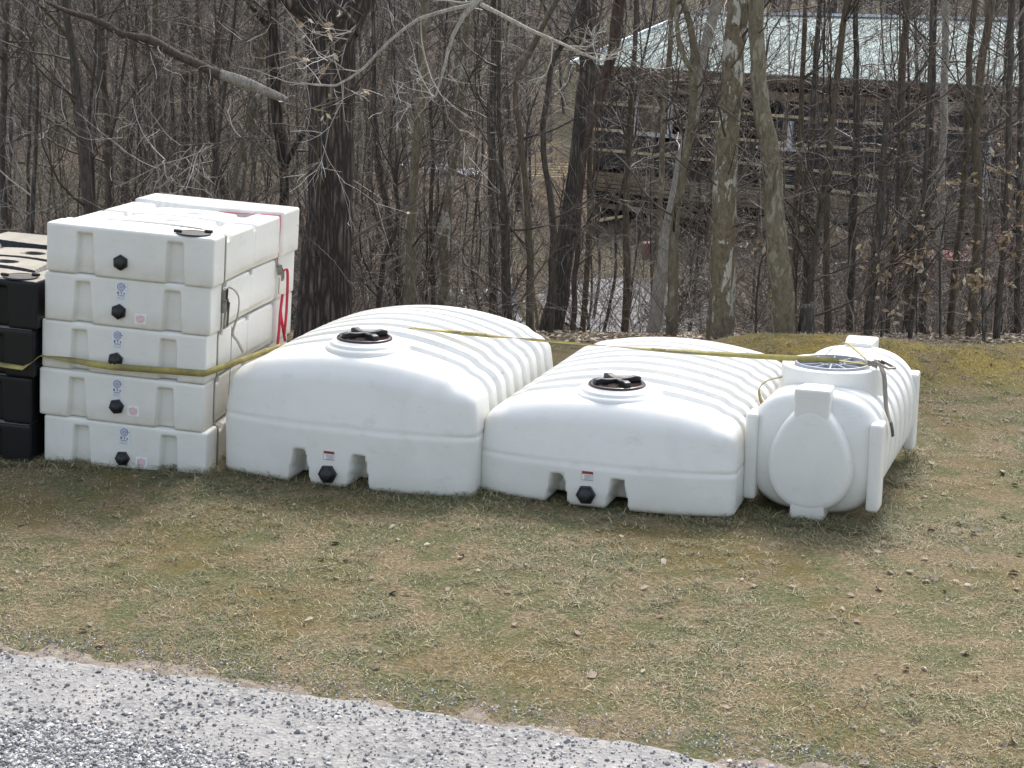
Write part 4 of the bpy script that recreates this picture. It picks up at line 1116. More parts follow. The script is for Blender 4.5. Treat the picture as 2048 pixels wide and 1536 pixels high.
def hero(name, label, mat, D, pts, n1=12, group=None, S=10, tmat=None, up=4.5, rooted=True, seed=0, len1=1.5, knob=.05, leaves=0, per=(5, 4), flare=1.25, cat='tree', limbs=(), zhi=6.5):
    rng = np.random.default_rng(100+seed)
    pts = sorted(pts, key=lambda t: t[1]) if rooted else pts
    P = np.array([at(x, y, D) for x, y, w in pts]); R = np.array([w/2*D/F_PX for _, _, w in pts])*(.9 if S < 20 else 1.)
    if rooted:
        P, R = P[::-1], R[::-1]                         # bottom first
        if len(P) > 1:
            k = P[0]-P[1]; k = k/abs(k[2]+1e-6)
        else: k = np.array([0, 0, -1.])
        gz = float(terrain(P[0, 0], P[0, 1]))-.25
        if P[0, 2] > gz+.2:
            h = P[0, 2]-gz; k[:2] = np.clip(k[:2], -.18, .18)*.5
            P = np.vstack([P[0]+k*h*[1, 1, 1], P]); R = np.r_[R[0]*flare, R]; P[0, 2] = gz
        if up and pts[0][1] < 120:
            k = P[-1]-P[-2]; k = k/max(k[2], .2); k[:2] = np.clip(k[:2], -.3, .3)
            P = np.vstack([P, P[-1]+k*up*.5+[.1, .2, 0], P[-1]+k*up*1.0+[0, .4, 0]]); R = np.r_[R, R[-1]*.8, R[-1]*.45]
    # wander in depth so the trunk is not planar
    P, R = densify(P, R, .16 if S > 8 else .22)
    P[:, 1] += .10*hnoise(P[:, 2]*.8+seed*3.3, np.full(len(P), seed*1.), 1., 5)*min(1, 3)
    jit = min(.018, R.mean()*.35); P[:, 0] += jit*hnoise(P[:, 2]*3.1+seed, np.full(len(P), seed*2.), 1., 6)*2
    if not rooted: P[:, 2] += .10*hnoise(P[:, 0]*2.2+seed, np.full(len(P), 3.), 1., 8)+.05*hnoise(P[:, 0]*6+seed, np.full(len(P), 3.), 1., 9); R = R*(1+.5*hnoise(P[:, 0]*5, np.full(len(P), 5.), 1., 10))
    t = thing(name, label, cat, group)
    t.location = (P[0, 0], P[0, 1], P[0, 2]); off = P[0].copy()
    new_obj('trunk' if rooted else 'wood', trunk_mesh(P-off, R, S, mat, seed, knob), t)
    for j, lp in enumerate(limbs):
        Q = np.array([at(x, y, D+dd) for x, y, w, dd in lp]); rr = np.array([w/2*D/F_PX for x, y, w, dd in lp]); Q, rr = densify(Q, rr, .15)
        new_obj('limb', trunk_mesh(Q-off, rr, 8, mat, seed+j, knob), t)
        r_ = crown_mesh(Q-off, rr, rng, 5, 4, 4, 1., tmat or T_DARK)
        if r_: new_obj('twigs', r_[0], t)
    if n1:
        r_ = crown_mesh(P-off, R, rng, n1, per[0], per[1], len1, tmat or T_DARK, .12, .02, None, zhi-off[2])
        if r_:
            new_obj('crown', r_[0], t)
            if leaves:
                C = r_[1].reshape(-1, 3); C = C[rng.integers(0, len(C), leaves)]
                v, f, c = leaf_quads(C, .045, rng); new_obj('leaves', mesh_np('leaves', v, f, M_LEAF, False, c), t)
    return t
H = hero
# -- left of the oak
H('tree', 'dark trunk at the very left edge of the wood', B_DARK, 21, [(15, 0, 14), (12, 80, 14), (4, 250, 15), (3, 330, 16), (10, 440, 17)], 14, seed=1)
H('tree', 'slim dark trunk second from the left edge', B_DARK, 24, [(48, 0, 9), (40, 110, 9), (22, 230, 9), (18, 440, 10)], 14, seed=2)
H('tree', 'thin grey sapling right of the left edge trunks', B_GREY, 22, [(68, 60, 6), (62, 200, 7), (55, 330, 8), (55, 440, 8)], 10, tmat=T_GREY, seed=3)
H('tree', 'crooked grey sapling with pale bends at the left', B_GREY, 20, [(45, 40, 4), (68, 105, 5), (76, 160, 7), (72, 290, 9), (65, 440, 10)], 12, tmat=T_PALE, seed=4)
H('tree', 'bold black trunk rising behind the left part of the white stack', B_DARK, 19, [(132, 0, 15), (138, 60, 16), (150, 120, 17), (160, 200, 18), (169, 300, 21), (180, 430, 25)], 13, seed=5, knob=.07)
H('tree', 'speckled dark trunk right of the bold black trunk', B_BROWN, 21, [(203, 0, 9), (205, 100, 12), (212, 180, 14), (217, 260, 16), (222, 410, 20)], 12, seed=6,
  limbs=[[(212, 185, 9, 0), (185, 150, 9, -.1), (150, 95, 8, -.2), (110, 40, 8, -.3), (80, 10, 7, -.4)]])
H('tree', 'thin black whip of a tree over the speckled trunk', B_DARK, 20, [(258, 0, 6), (250, 120, 6), (236, 220, 7), (222, 275, 7), (222, 400, 8)], 10, seed=7)
H('tree', 'broad pale grey trunk left of the broken limb', B_GREY, 27, [(283, 0, 15), (290, 100, 16), (300, 200, 18), (310, 300, 20), (315, 390, 22)], 10, tmat=T_GREY, seed=8)
H('tree', 'brown trunk just right of the broad pale grey trunk', B_BROWN, 23, [(310, 0, 13), (312, 100, 14), (318, 250, 16), (325, 390, 18)], 10, seed=9)
H('tree', 'grey straight trunk crossed by the broken limb', B_GREY, 28, [(365, 0, 17), (370, 180, 19), (375, 390, 21)], 14, tmat=T_GREY, seed=10)
H('tree', 'dark leaning trunk behind the left shoulder of the white stack', B_DARK, 26, [(275, 180, 10), (265, 250, 13), (255, 330, 15), (245, 410, 17)], 14, seed=11)
H('tree', 'brown trunk with dark base left of the pale sycamore', B_RED, 22, [(440, 60, 9), (420, 160, 10), (420, 250, 12), (432, 320, 14), (450, 400, 15)], 10, seed=12)
H('tree', 'pale mottled leaning sycamore left of the big oak', B_SYC, 24, [(530, 0, 16), (527, 60, 17), (515, 160, 20), (505, 220, 23), (490, 300, 27), (475, 390, 30)], 14, tmat=T_GREY, seed=13)
H('tree', 'twisted dark trunk between the pale sycamore and the big oak', B_OAK, 20, [(545, 0, 22), (548, 100, 24), (550, 170, 24), (552, 220, 27), (560, 290, 25), (572, 350, 22), (568, 410, 22)], 12, seed=14, knob=.1,
  limbs=[[(565, 345, 14, 0), (580, 310, 11, -.1), (604, 270, 11, -.2), (630, 235, 9, -.4)], [(548, 60, 14, 0), (520, 35, 13, 0), (495, 0, 12, .1), (480, -30, 10, .1)]])
H('tree', 'thin brown trunk behind the middle of the white stack', B_BROWN, 25, [(395, 0, 8), (402, 150, 9), (398, 260, 10), (408, 400, 12)], 14, seed=15)
H('tree', 'slender grey trunk left of the brown dark-based trunk', B_GREY, 30, [(345, 0, 8), (342, 150, 9), (348, 280, 10), (345, 400, 11)], 12, tmat=T_GREY, seed=16)
H('broken_limb', 'thick broken limb hanging across the left trees, bark gone at its pale end', B_RED, 18.6, [(90, 15, 9), (140, 32, 13), (230, 55, 16), (300, 85, 19), (340, 108, 23), (400, 132, 25), (440, 148, 22)], 6, rooted=False, seed=17, cat='fallen limb', knob=.12, len1=.8)
t = thing('stripped_limb_end', 'pale bare end of the broken limb, resting against the twisted dark trunk', 'dead wood')
P, R = densify(np.array([at(440, 148, 18.6), at(490, 165, 18.6), at(530, 182, 18.6), at(555, 192, 18.6), at(573, 201, 18.6)]), np.array([19, 23, 18, 17, 13])/2*18.6/F_PX, .08)
bpy.data.objects.remove(t)
t = [o for o in scene.objects if o.name == 'broken_limb'][0]
new_obj('stripped_end', trunk_mesh(P-np.array(t.location), R, 12, B_PALE, 3, .10), t)
# -- the oak
H('oak_tree', 'massive old oak with deeply furrowed bark right of the white stack', B_OAK, 17.6, [(672, -60, 130), (670, 0, 128), (668, 30, 118), (664, 75, 98), (663, 160, 92), (662, 300, 90), (660, 400, 90), (657, 470, 96), (651, 560, 104), (645, 645, 114)], 16, S=56, seed=18, knob=.035, up=3.5, len1=2.2,
  limbs=[[(650, 55, 60, 0), (620, 30, 44, -.1), (585, 5, 34, -.2), (550, -25, 28, -.2)], [(690, 60, 60, 0), (712, 20, 50, .1), (735, -20, 40, .2), (760, -60, 34, .3)]], flare=1.15)
# -- middle
H('tree', 'slim grey trunk just right of the big oak', B_GREY, 22, [(745, 0, 8), (747, 100, 9), (750, 220, 10), (755, 300, 13), (765, 380, 15), (775, 420, 17), (790, 500, 20), (802, 600, 24)], 12, seed=19, tmat=T_GREY)
H('tree', 'olive brown trunk behind the crown of the taller domed tank', B_OLIVE, 19.5, [(850, 0, 16), (848, 60, 17), (845, 150, 18), (838, 250, 19), (830, 350, 20), (825, 450, 22), (818, 600, 27)], 12, seed=20)
H('tree', 'pale streaked leaning trunk right of the olive brown trunk', B_SYC, 20.5, [(940, 0, 10), (932, 60, 12), (925, 150, 14), (915, 250, 17), (905, 350, 19), (892, 450, 21), (885, 610, 25)], 12, seed=21)
H('tree', 'dark S-shaped sapling left of the olive brown trunk', B_DARK, 20, [(795, 300, 7), (790, 360, 9), (797, 420, 10), (790, 470, 11), (768, 510, 12), (757, 610, 13)], 10, seed=22)
H('tree', 'black wavy sapling above the ladder', B_DARK, 21, [(862, 200, 8), (866, 320, 9), (860, 430, 10), (868, 620, 11)], 12, seed=23)
H('tree', 'straight grey trunk left of the trusses', B_GREY, 24, [(988, 0, 12), (985, 180, 16), (982, 300, 17), (985, 400, 18), (985, 620, 22)], 10, seed=24, tmat=T_GREY)
H('tree', 'black trunk in front of the trusses', B_DARK, 19.5, [(998, 0, 8), (998, 150, 9), (998, 250, 9), (1003, 340, 10), (1006, 480, 11), (1010, 620, 12)], 14, seed=25)
H('tree', 'bowed black sapling sweeping right in front of the trusses', B_DARK, 18.8, [(975, 200, 6), (975, 270, 8), (983, 310, 9), (1003, 345, 10), (1013, 430, 12), (1018, 620, 13)], 12, seed=26)
H('tree', 'brown trunk with a kinked top right of the straight grey trunk', B_BROWN, 19, [(1078, 70, 12), (1066, 95, 13), (1035, 150, 12), (1030, 200, 12), (1040, 270, 13), (1050, 350, 14), (1060, 480, 16), (1060, 640, 18)], 10, seed=27)
H('tree', 'dark trunk leaning right above the gap between the domed tanks', B_DARK, 19.4, [(1150, 30, 10), (1130, 80, 12), (1105, 120, 12), (1095, 200, 12), (1085, 250, 13), (1090, 330, 13), (1100, 400, 15), (1108, 480, 17), (1100, 660, 20)], 10, seed=28)
H('tree', 'big grey furrowed trunk left of the pale green roof', B_GREY, 20.5, [(1165, 0, 26), (1175, 70, 30), (1175, 150, 32), (1166, 250, 34), (1154, 350, 36), (1140, 450, 38), (1122, 540, 42), (1102, 670, 50)], 18, S=22, seed=29, knob=.09, len1=1.8)
H('tree', 'dark red trunk crossing the big grey furrowed trunk', B_RED, 19.8, [(1243, -20, 26), (1238, 20, 26), (1225, 100, 24), (1208, 160, 21), (1185, 250, 15), (1168, 330, 12), (1158, 420, 12), (1150, 560, 12), (1145, 670, 14)], 12, seed=30, knob=.1)
H('tree', 'thin straight brown trunk right of the big grey furrowed trunk', B_BROWN, 22, [(1185, 60, 9), (1180, 300, 12), (1178, 450, 13), (1165, 670, 14)], 10, seed=31)
H('tree', 'slim brown trunk in front of the left window of the building', B_BROWN, 21, [(1272, 0, 10), (1268, 130, 11), (1262, 200, 12), (1258, 300, 13), (1250, 420, 15), (1255, 520, 17), (1248, 690, 19)], 10, seed=32)
H('tree', 'thin grey-green trunk left of the crooked olive trunk', B_OLIVE, 20, [(1345, 0, 10), (1340, 100, 12), (1330, 180, 12), (1325, 300, 12), (1320, 420, 13), (1312, 680, 15)], 14, seed=33)
H('tree', 'crooked olive trunk with a bulge at the roof edge', B_OLIVE, 18.8, [(1362, -10, 13), (1372, 20, 14), (1385, 80, 16), (1392, 125, 24), (1390, 150, 22), (1386, 220, 18), (1375, 300, 18), (1352, 430, 20), (1345, 560, 24), (1342, 690, 28)], 14, seed=34,
  limbs=[[(1388, 145, 13, 0), (1370, 120, 11, -.1), (1356, 80, 10, -.1), (1352, 30, 9, 0), (1350, -20, 9, 0)]])
H('tree', 'pale leaning forked trunk left of the sycamore', B_PALE, 19.6, [(1440, -20, 22), (1432, 20, 23), (1415, 80, 25), (1400, 150, 25), (1386, 240, 25), (1370, 300, 24), (1352, 380, 26), (1330, 480, 28), (1305, 690, 34)], 12, seed=35, tmat=T_GREY)
H('sycamore_tree', 'sycamore with peeling mottled bark and white patches in front of the building', B_SYC, 18.4, [(1486, -20, 44), (1480, 10, 44), (1470, 80, 42), (1462, 200, 42), (1455, 300, 44), (1450, 400, 47), (1446, 500, 48), (1440, 700, 58)], 14, S=24, seed=36, knob=.05, len1=1.8)
H('tree', 'smooth olive trunk bending right beside the sycamore', B_OLIVE, 17.9, [(1512, -20, 28), (1512, 80, 30), (1517, 170, 32), (1530, 260, 35), (1545, 350, 38), (1551, 450, 43), (1562, 560, 45), (1572, 705, 52)], 12, S=22, seed=37, knob=.06, len1=1.8)
# -- right
R_ = [('slim brown trunk right of the smooth olive trunk', B_BROWN, 21, [(1610, 0, 10), (1605, 150, 11), (1600, 300, 12), (1590, 440, 13), (1590, 690, 14)]),
      ('grey trunk in front of the stump on the bank', B_GREY, 22, [(1640, 0, 10), (1632, 150, 13), (1622, 320, 18), (1618, 440, 24), (1614, 690, 28)]),
      ('black leaning trunk in front of the white rack', B_DARK, 18.6, [(1660, 300, 9), (1645, 400, 12), (1625, 520, 14), (1600, 700, 15)]),
      ('grey-brown trunk rising from left of the white rack', B_BROWN, 19.2, [(1693, 0, 13), (1682, 100, 14), (1665, 240, 16), (1656, 360, 15), (1652, 480, 14), (1656, 690, 18)]),
      ('straight grey trunk through the white rack', B_GREY, 19.8, [(1712, 0, 11), (1710, 150, 13), (1710, 300, 17), (1706, 420, 19), (1703, 520, 17), (1700, 700, 17)]),
      ('black trunk leaning left at the block pier', B_DARK, 18.8, [(1775, 200, 12), (1768, 320, 15), (1758, 450, 18), (1746, 560, 19), (1732, 700, 21)]),
      ('thin black trunk right of the block pier', B_DARK, 19.6, [(1800, 150, 8), (1798, 350, 9), (1792, 470, 10), (1780, 600, 11), (1772, 700, 12)]),
      ('tall brown trunk with a pale bark streak above the truck tail', B_BROWN, 20.4, [(1812, 0, 15), (1806, 100, 16), (1802, 250, 18), (1822, 400, 20), (1820, 560, 23), (1815, 705, 26)]),
      ('slender black sapling left of the twin grey trunks', B_DARK, 18.7, [(1862, 30, 8), (1856, 200, 9), (1850, 350, 9), (1835, 560, 10), (1815, 710, 11)]),
      ('left one of the twin grey trunks above the truck', B_GREY, 21.5, [(1872, 0, 12), (1866, 200, 14), (1860, 330, 15), (1850, 480, 16), (1845, 705, 18)]),
      ('right one of the twin grey trunks above the truck', B_PALE, 22.5, [(1892, 0, 15), (1888, 200, 16), (1884, 330, 16), (1882, 480, 17), (1878, 705, 18)]),
      ('dark brown trunk before the truck cab', B_BROWN, 19.4, [(1952, 0, 13), (1942, 100, 14), (1932, 250, 14), (1922, 420, 14), (1905, 560, 15), (1898, 710, 17)]),
      ('brown thick trunk right of the truck cab', B_BROWN, 19.0, [(1985, 0, 16), (1962, 150, 19), (1952, 300, 20), (1960, 430, 17), (1946, 560, 20), (1936, 720, 22)]),
      ('black trunk second from the right edge', B_DARK, 18.8, [(2027, 0, 13), (2020, 200, 14), (2012, 400, 13), (2003, 560, 14), (1988, 730, 18)]),
      ('dark trunk at the very right edge', B_DARK, 19.8, [(2046, 0, 12), (2042, 250, 13), (2036, 450, 14), (2034, 730, 15)])]
for k, (lb, mt, D_, pt) in enumerate(R_):
    H('tree', lb, mt, D_, pt, 10, seed=50+k, tmat=T_GREY if k % 3 == 1 else T_DARK)
H('beech_sapling', 'beech sapling holding tan dead leaves at the right edge', B_GREY, 18.2, [(1985, 380, 4), (1970, 470, 6), (1965, 560, 7), (1968, 730, 8)], 10, seed=80, tmat=T_GREY, leaves=330, len1=.9, per=(4, 3), zhi=2.2)
H('beech_sapling', 'low beech sapling with tan leaves beside the black trunk at the right', B_GREY, 18.6, [(1770, 560, 4), (1762, 640, 5), (1758, 705, 6)], 10, seed=81, tmat=T_GREY, leaves=110, len1=.7, per=(4, 3))
H('beech_sapling', 'beech sapling with tan leaves over the truck cab', B_GREY, 18.5, [(1895, 400, 3), (1880, 500, 5), (1882, 710, 6)], 12, seed=82, tmat=T_GREY, leaves=170, len1=.8, per=(4, 3), zhi=1.6)
H('beech_sapling', 'leafy beech sprig by the smooth olive trunk', B_GREY, 19.2, [(1540, 470, 3), (1520, 530, 4), (1512, 600, 5), (1510, 700, 6)], 8, seed=83, tmat=T_GREY, leaves=70, len1=.6, per=(4, 3))
H('overhanging_branch', 'pale drooping branch hanging over the middle of the wood from above', B_PALE, 14.5, [(985, -30, 13), (950, 12, 14), (925, 38, 10), (900, 90, 9), (886, 155, 7), (872, 200, 5), (855, 215, 4), (835, 205, 2)], 5, rooted=False, seed=84, cat='branch', tmat=T_PALE, len1=.7,
  limbs=[[(945, 10, 8, 0), (900, 18, 7, 0), (830, 40, 6.5, .1), (770, 90, 5.5, .2), (720, 145, 5, .2), (665, 175, 4, .3), (600, 165, 3, .3)], [(960, 8, 9, 0), (1000, 28, 8, 0), (1060, 60, 7, .1), (1120, 85, 6, .1), (1160, 105, 5, 0), (1200, 122, 4, 0), (1240, 112, 2.5, 0)]])
H('overhanging_branch', 'thin twigs with a few dry leaves hanging before the big oak', B_GREY, 15.2, [(640, -30, 7), (700, 30, 6), (715, 60, 5), (690, 85, 4), (640, 130, 3), (590, 200, 3), (640, 260, 2.5), (655, 330, 2)], 14, rooted=False, seed=85, cat='branch', tmat=T_PALE, leaves=26, len1=.9, per=(3, 2))
H('overhanging_branch', 'long fine branch reaching over the top of the white stack', B_GREY, 15.6, [(560, 330, 7), (500, 262, 6), (430, 290, 5), (360, 300, 4), (300, 350, 3)], 12, rooted=False, seed=86, cat='branch', tmat=T_PALE, len1=1.1, per=(4, 2))
stp = thing('tree_stump', 'dark grey stump on the bank behind the cylindrical tank', 'stump')
g0 = at(1612, 660, 18.0); gz = float(terrain(g0[0], g0[1]))
m = MB(); m.lathe([(.13, gz-.1), (.105, gz+.05), (.09, gz+.25), (.085, gz+.38), (.06, gz+.42), (0, gz+.43)], (g0[0], g0[1], 0), 20); m.build('stump_wood', B_GREY, stp)

# -- saplings and small trees filling the wood: copies of eight kinds
protos = []
pr = np.random.default_rng(77)
for k in range(9):
    hgt = pr.uniform(7.5, 10); n = 9
    z = np.linspace(-.3, hgt, n); x = np.cumsum(pr.normal(0, .10, n)); y = np.cumsum(pr.normal(0, .10, n)); x -= x[0]; y -= y[0]
    r = pr.uniform(.015, .032)*(1-.62*np.linspace(0, 1, n)); r[0] *= 1.3
    P, R = densify(np.stack([x, y, z], 1), r, .3)
    tm = trunk_mesh(P, R, 7, [B_DARK, B_BROWN, B_GREY, B_DARK, B_OLIVE, B_GREY, B_BROWN, B_DARK, B_PALE][k], k, .07)
    cm = crown_mesh(P, R, pr, 34, 5, 4, 1.5, [T_DARK, T_GREY, T_DARK][k % 3], .04, .013)[0]
    protos.append((tm, cm))
kinds = ['slim dark sapling', 'slim brown sapling', 'slim grey sapling', 'crooked dark sapling', 'slim olive sapling', 'crooked grey sapling', 'crooked brown sapling', 'wispy dark sapling', 'slim pale sapling']
marks = [(8, 'dark trunk at the left edge'), (66, 'thin grey sapling near the left edge'), (165, 'bold black trunk'), (215, 'speckled dark trunk'), (305, 'broad pale grey trunk'), (372, 'trunk crossed by the broken limb'), (430, 'dark-based brown trunk'),
         (500, 'pale leaning sycamore'), (556, 'twisted dark trunk'), (660, 'big oak'), (760, 'slim grey trunk by the oak'), (836, 'olive brown trunk'), (905, 'pale streaked trunk'), (985, 'straight grey trunk by the trusses'), (1050, 'kinked brown trunk'),
         (1100, 'right-leaning dark trunk'), (1150, 'big grey furrowed trunk'), (1256, 'slim brown trunk at the window'), (1322, 'thin grey-green trunk'), (1380, 'crooked olive trunk'), (1455, 'mottled sycamore'), (1540, 'smooth bending olive trunk'),
         (1600, 'grey trunk by the stump'), (1660, 'trunk left of the white rack'), (1708, 'trunk through the white rack'), (1755, 'black trunk at the block pier'), (1812, 'tall brown trunk with pale streak'), (1866, 'twin grey trunks'), (1930, 'brown trunk before the truck cab'), (2010, 'black trunk near the right edge')]
used, cnt, tries = set(), 0, 0
while cnt < 150 and tries < 6000:
    tries += 1
    yv = 19.5+28*pr.random()**1.1; xv = pr.uniform(-1, 1)*yv*.35; k = int(pr.integers(0, 9))
    if xv > .02*yv and (yv > 38 or pr.random() < .66): continue
    px = 1024+F_PX*xv/yv
    mk = min(marks, key=lambda m_: abs(m_[0]-px)); side = 'left' if px < mk[0] else 'right'
    if abs(px-mk[0]) < 9: continue
    if 930 < px < 1140 and pr.random() < .6: continue
    if yv < 36 and 690 < px < 930 and pr.random() < .35: continue
    dist = 'just' if yv < 27 else ('well' if yv < 36 else 'far')
    label = {'just': '%s close behind and %s of the %s', 'well': '%s some way behind and %s of the %s', 'far': '%s far behind and %s of the %s'}[dist] % (kinds[k], side, mk[1])
    if label in used or len(label.split()) > 16: continue
    used.add(label); t = thing('sapling', label, 'sapling', 'bare saplings filling the wood')
    s = pr.uniform(.75, 1.2)*(1 if yv < 30 else 1.3)
    t.location = (xv, yv, float(terrain(xv, yv))); t.rotation_euler = (pr.normal(0, .05), pr.normal(0, .05), pr.uniform(0, 6.28)); t.scale = (s*pr.uniform(.8, 1.2),)*2+(s,)
    new_obj('trunk', protos[k][0], t); new_obj('crown', protos[k][1], t)
    cnt += 1
# far wood reading as one mass
fw = MB(); fr = np.random.default_rng(12)
n = 460; yv = 50+75*fr.random(n)**.9; xv = fr.uniform(-1, 1, n)*yv*.40; keep = ~((yv < 63) & (xv > 1.5)); xv, yv = xv[keep], yv[keep]; n = len(xv)
zv = terrain(xv, yv)-.3; st = np.stack([xv, yv, zv], 1); d = np.tile([0., 0, 1.], (n, 1))+fr.normal(0, .05, (n, 3)); L = fr.uniform(8, 12, n)
P, R = grow(st, d, L, fr.uniform(.05, .13, n), 7, fr, .05, .05, .3); fw.add(*tubes(P, R, 6))
p, d, r = pick(P, R, fr, 18, .06); d1 = rot_dirs(d, fr.uniform(.6, 1.2, len(p)), fr); P1_, Q1 = grow(p, d1, fr.uniform(.8, 3.4, len(p)), np.minimum(r*.4, .035), 5, fr, .2, .08, .4); fw.add(*tubes(P1_, Q1, 3))
p, d, r = pick(P1_, Q1, fr, 9, .1); d1 = rot_dirs(d, fr.uniform(.4, 1.1, len(p)), fr); P2, Q2 = grow(p, d1, fr.uniform(.4, 1.5, len(p)), np.full(len(p), .011), 3, fr, .2, .05, .7); fw.add(*tubes(P2, Q2, 3))
o = fw.build('far_wood', twigmat('far_twigs', (.035, .028, .023), (.26, .22, .19)), None); o['kind'] = 'stuff'; o['label'] = 'bare grey wood on the far hillside'; o['category'] = 'wood'
# undergrowth: arching brambles and brush on the slope
ug = MB(); ur = np.random.default_rng(21)
n = 3000; yv = 18.2+26*ur.random(n)**1.3; xv = ur.uniform(-1, 1, n)*yv*.36
keep = (yv > 17.6+.12*xv+.9) & ~((xv > .0) & (xv < 3.5) & (ur.random(n) < .6)); pxu = 1024+F_PX*xv/yv; keep &= ~((pxu > 700) & (pxu < 1150) & (yv < 37) & (ur.random(n) < .55)); xv, yv = xv[keep], yv[keep]; n = len(xv)
st = np.stack([xv, yv, terrain(xv, yv)-.05], 1); d = np.tile([0., 0, 1.], (n, 1))+ur.normal(0, .55, (n, 3)); d /= np.linalg.norm(d, axis=1, keepdims=True)
L = ur.uniform(.8, 2.8, n); P, R = grow(st, d, L, ur.uniform(.004, .008, n), 7, ur, .2, -.03, .35); ug.add(*tubes(P, R, 4))
p, d, r = pick(P, R, ur, 5, .15); d1 = rot_dirs(d, ur.uniform(.5, 1.2, len(p)), ur); P1_, Q1 = grow(p, d1, ur.uniform(.25, 1.0, len(p)), np.maximum(r*.55, .0028), 4, ur, .25, .0, .6); ug.add(*tubes(P1_, Q1, 3))
p, d, r = pick(P1_, Q1, ur, 3, .15); d1 = rot_dirs(d, ur.uniform(.5, 1.2, len(p)), ur); P2, Q2 = grow(p, d1, ur.uniform(.12, .45, len(p)), np.full(len(p), .0026), 3, ur, .25, .0, .8); ug.add(*tubes(P2, Q2, 3))
o = ug.build('undergrowth', T_GREY, None); tag(o, 'tangled leafless brush and brambles under the trees', 'brush', None, 'stuff')

# ------------------------------------------------------------------ lawn growth, leaves, stones
gb = np.random.default_rng(31)
def footprint(x, y, g=0.):
    """True under a tank"""
    m = np.zeros(len(x), bool)
    for Mx, w, l in ((placed(ST_O, ST_YAW, 0, 0), FW, FL), (placed(BK_O, ST_YAW, 0, 0), FW, FL), (T1_M, T1W, T1L), (T2_M, T2W, T2L), (CY_M, CW, CL)):
        c, s = Mx[0][0], Mx[1][0]; n_ = math.hypot(c, s); c, s = c/n_, s/n_
        dx, dy = x-Mx[0][3], y-Mx[1][3]; u = dx*c+dy*s; v = -dx*s+dy*c
        m |= (u > .08-g) & (u < w-.08+g) & (v > .10-g*1.6) & (v < l-.05+g)
    return m
def on_lawn(n, yb=1., y1=19.5):
    y = 6.6+(y1-6.6)*gb.random(n)**yb; x = gb.uniform(-1, 1, n)*(y*.335+1.9)
    k = (y > edge_y(x)+.20*hnoise(x, y, .3, 3)-.06+.45*gb.random(n)**1.5) & ~footprint(x, y) & (y < 18.2+.1*x+1.2)
    return x[k], y[k]
x, y = on_lawn(720000, 1.15)
dens = .5+1.1*hnoise(x, y, .5, 41)+.7*hnoise(x, y, .16, 42); k = gb.random(len(x)) < np.clip(dens, .12, 1); x, y = x[k], y[k]
tx, ty = on_lawn(3800, 1.25); tn = gb.integers(8, 34, len(tx)); x = np.r_[x, np.repeat(tx, tn)+gb.normal(0, .028, tn.sum())]; y = np.r_[y, np.repeat(ty, tn)+gb.normal(0, .028, tn.sum())]; tuft = np.r_[np.zeros(len(x)-tn.sum()), np.ones(tn.sum())]; n = len(x)
lush = np.clip(.5+1.1*hnoise(x, y, 1.1, 43)+.8*hnoise(x, y, .35, 44), 0, 1)
near = footprint(x, y, .17)*.8+footprint(x, y, .32)*.2              # greener, uncut fringe against the tanks
lush = np.clip(lush+near*.5+tuft*.25, 0, 1)
z = terrain(x, y); h = gb.uniform(.008, .023, n)*(.7+.9*lush)*(1+near*1.9+tuft*.8); az = gb.uniform(0, 6.283, n); ln = gb.uniform(.5, 2.6, n)
dx, dy = np.cos(az)*ln, np.sin(az)*ln; nrm = np.sqrt(1+ln**2); w = gb.uniform(.0012, .0028, n)
base = np.stack([x, y, z-.003], 1); dr = np.stack([dx, dy, np.ones(n)], 1)/nrm[:, None]; sdv = np.stack([-np.sin(az), np.cos(az), np.zeros(n)], 1)
Lb = h*(.7+.5*ln); mid = base+dr*(Lb*.55)[:, None]; tip_ = base+dr*Lb[:, None]+np.stack([np.cos(az)*Lb*.3, np.sin(az)*Lb*.3, -Lb*.18], 1)
V = np.stack([base-sdv*w[:, None], base+sdv*w[:, None], mid+sdv*w[:, None]*.8, mid-sdv*w[:, None]*.8, tip_], 1).reshape(-1, 3)
i5 = np.arange(n)[:, None]*5; q4 = i5+np.array([[0, 1, 2, 3]]); t3 = i5+np.array([[3, 2, 4]])
cg = np.array([.125, .140, .055]); cs = np.array([.40, .33, .20]); co = np.array([.21, .16, .07]); cb = np.array([.11, .13, .09])
u = gb.random(n); pg = .06+.50*lush
col = np.where((u < pg)[:, None], cg, np.where((u < pg+.30)[:, None], co, cs)); col = np.where(((u < pg) & (gb.random(n) < .3))[:, None], cb, col)*gb.uniform(.6, 1.35, (n, 1))
o = new_obj('grass', mesh_np('grass', V, [q4, t3], M_TINT, False, np.repeat(col, 5, 0))); tag(o, 'short patchy winter grass and straw on the lawn', 'grass', None, 'stuff')
# dead leaves
x, y = on_lawn(1900, 1.2, 18.6)
k = gb.random(len(x)) < .25+.75*sm((x-.5)/3)+.3*(hnoise(x, y, 1.2, 61) > .1); x, y = x[k], y[k]
C = np.stack([x, y, terrain(x, y)+.012], 1); n = len(x)
az = gb.uniform(0, 6.283, n); s = .010+.026*gb.random(n)**1.8
a = np.stack([np.cos(az), np.sin(az), gb.normal(0, .25, n)], 1); b_ = np.stack([-np.sin(az), np.cos(az), gb.normal(0, .35, n)], 1); up_ = np.array([0, 0, 1.])
ang = np.arange(9)/9*6.283; ring = []
for t_ in ang:
    rr = 1+.32*np.cos(5*t_+az)*np.where(gb.random(n) < .6, 1, .2); ring.append(C+a*(np.cos(t_)*s*rr)[:, None]+b_*(np.sin(t_)*s*rr*.62)[:, None]+up_*(s*.42*np.abs(np.sin(t_))*gb.uniform(.1, 1, n))[:, None])
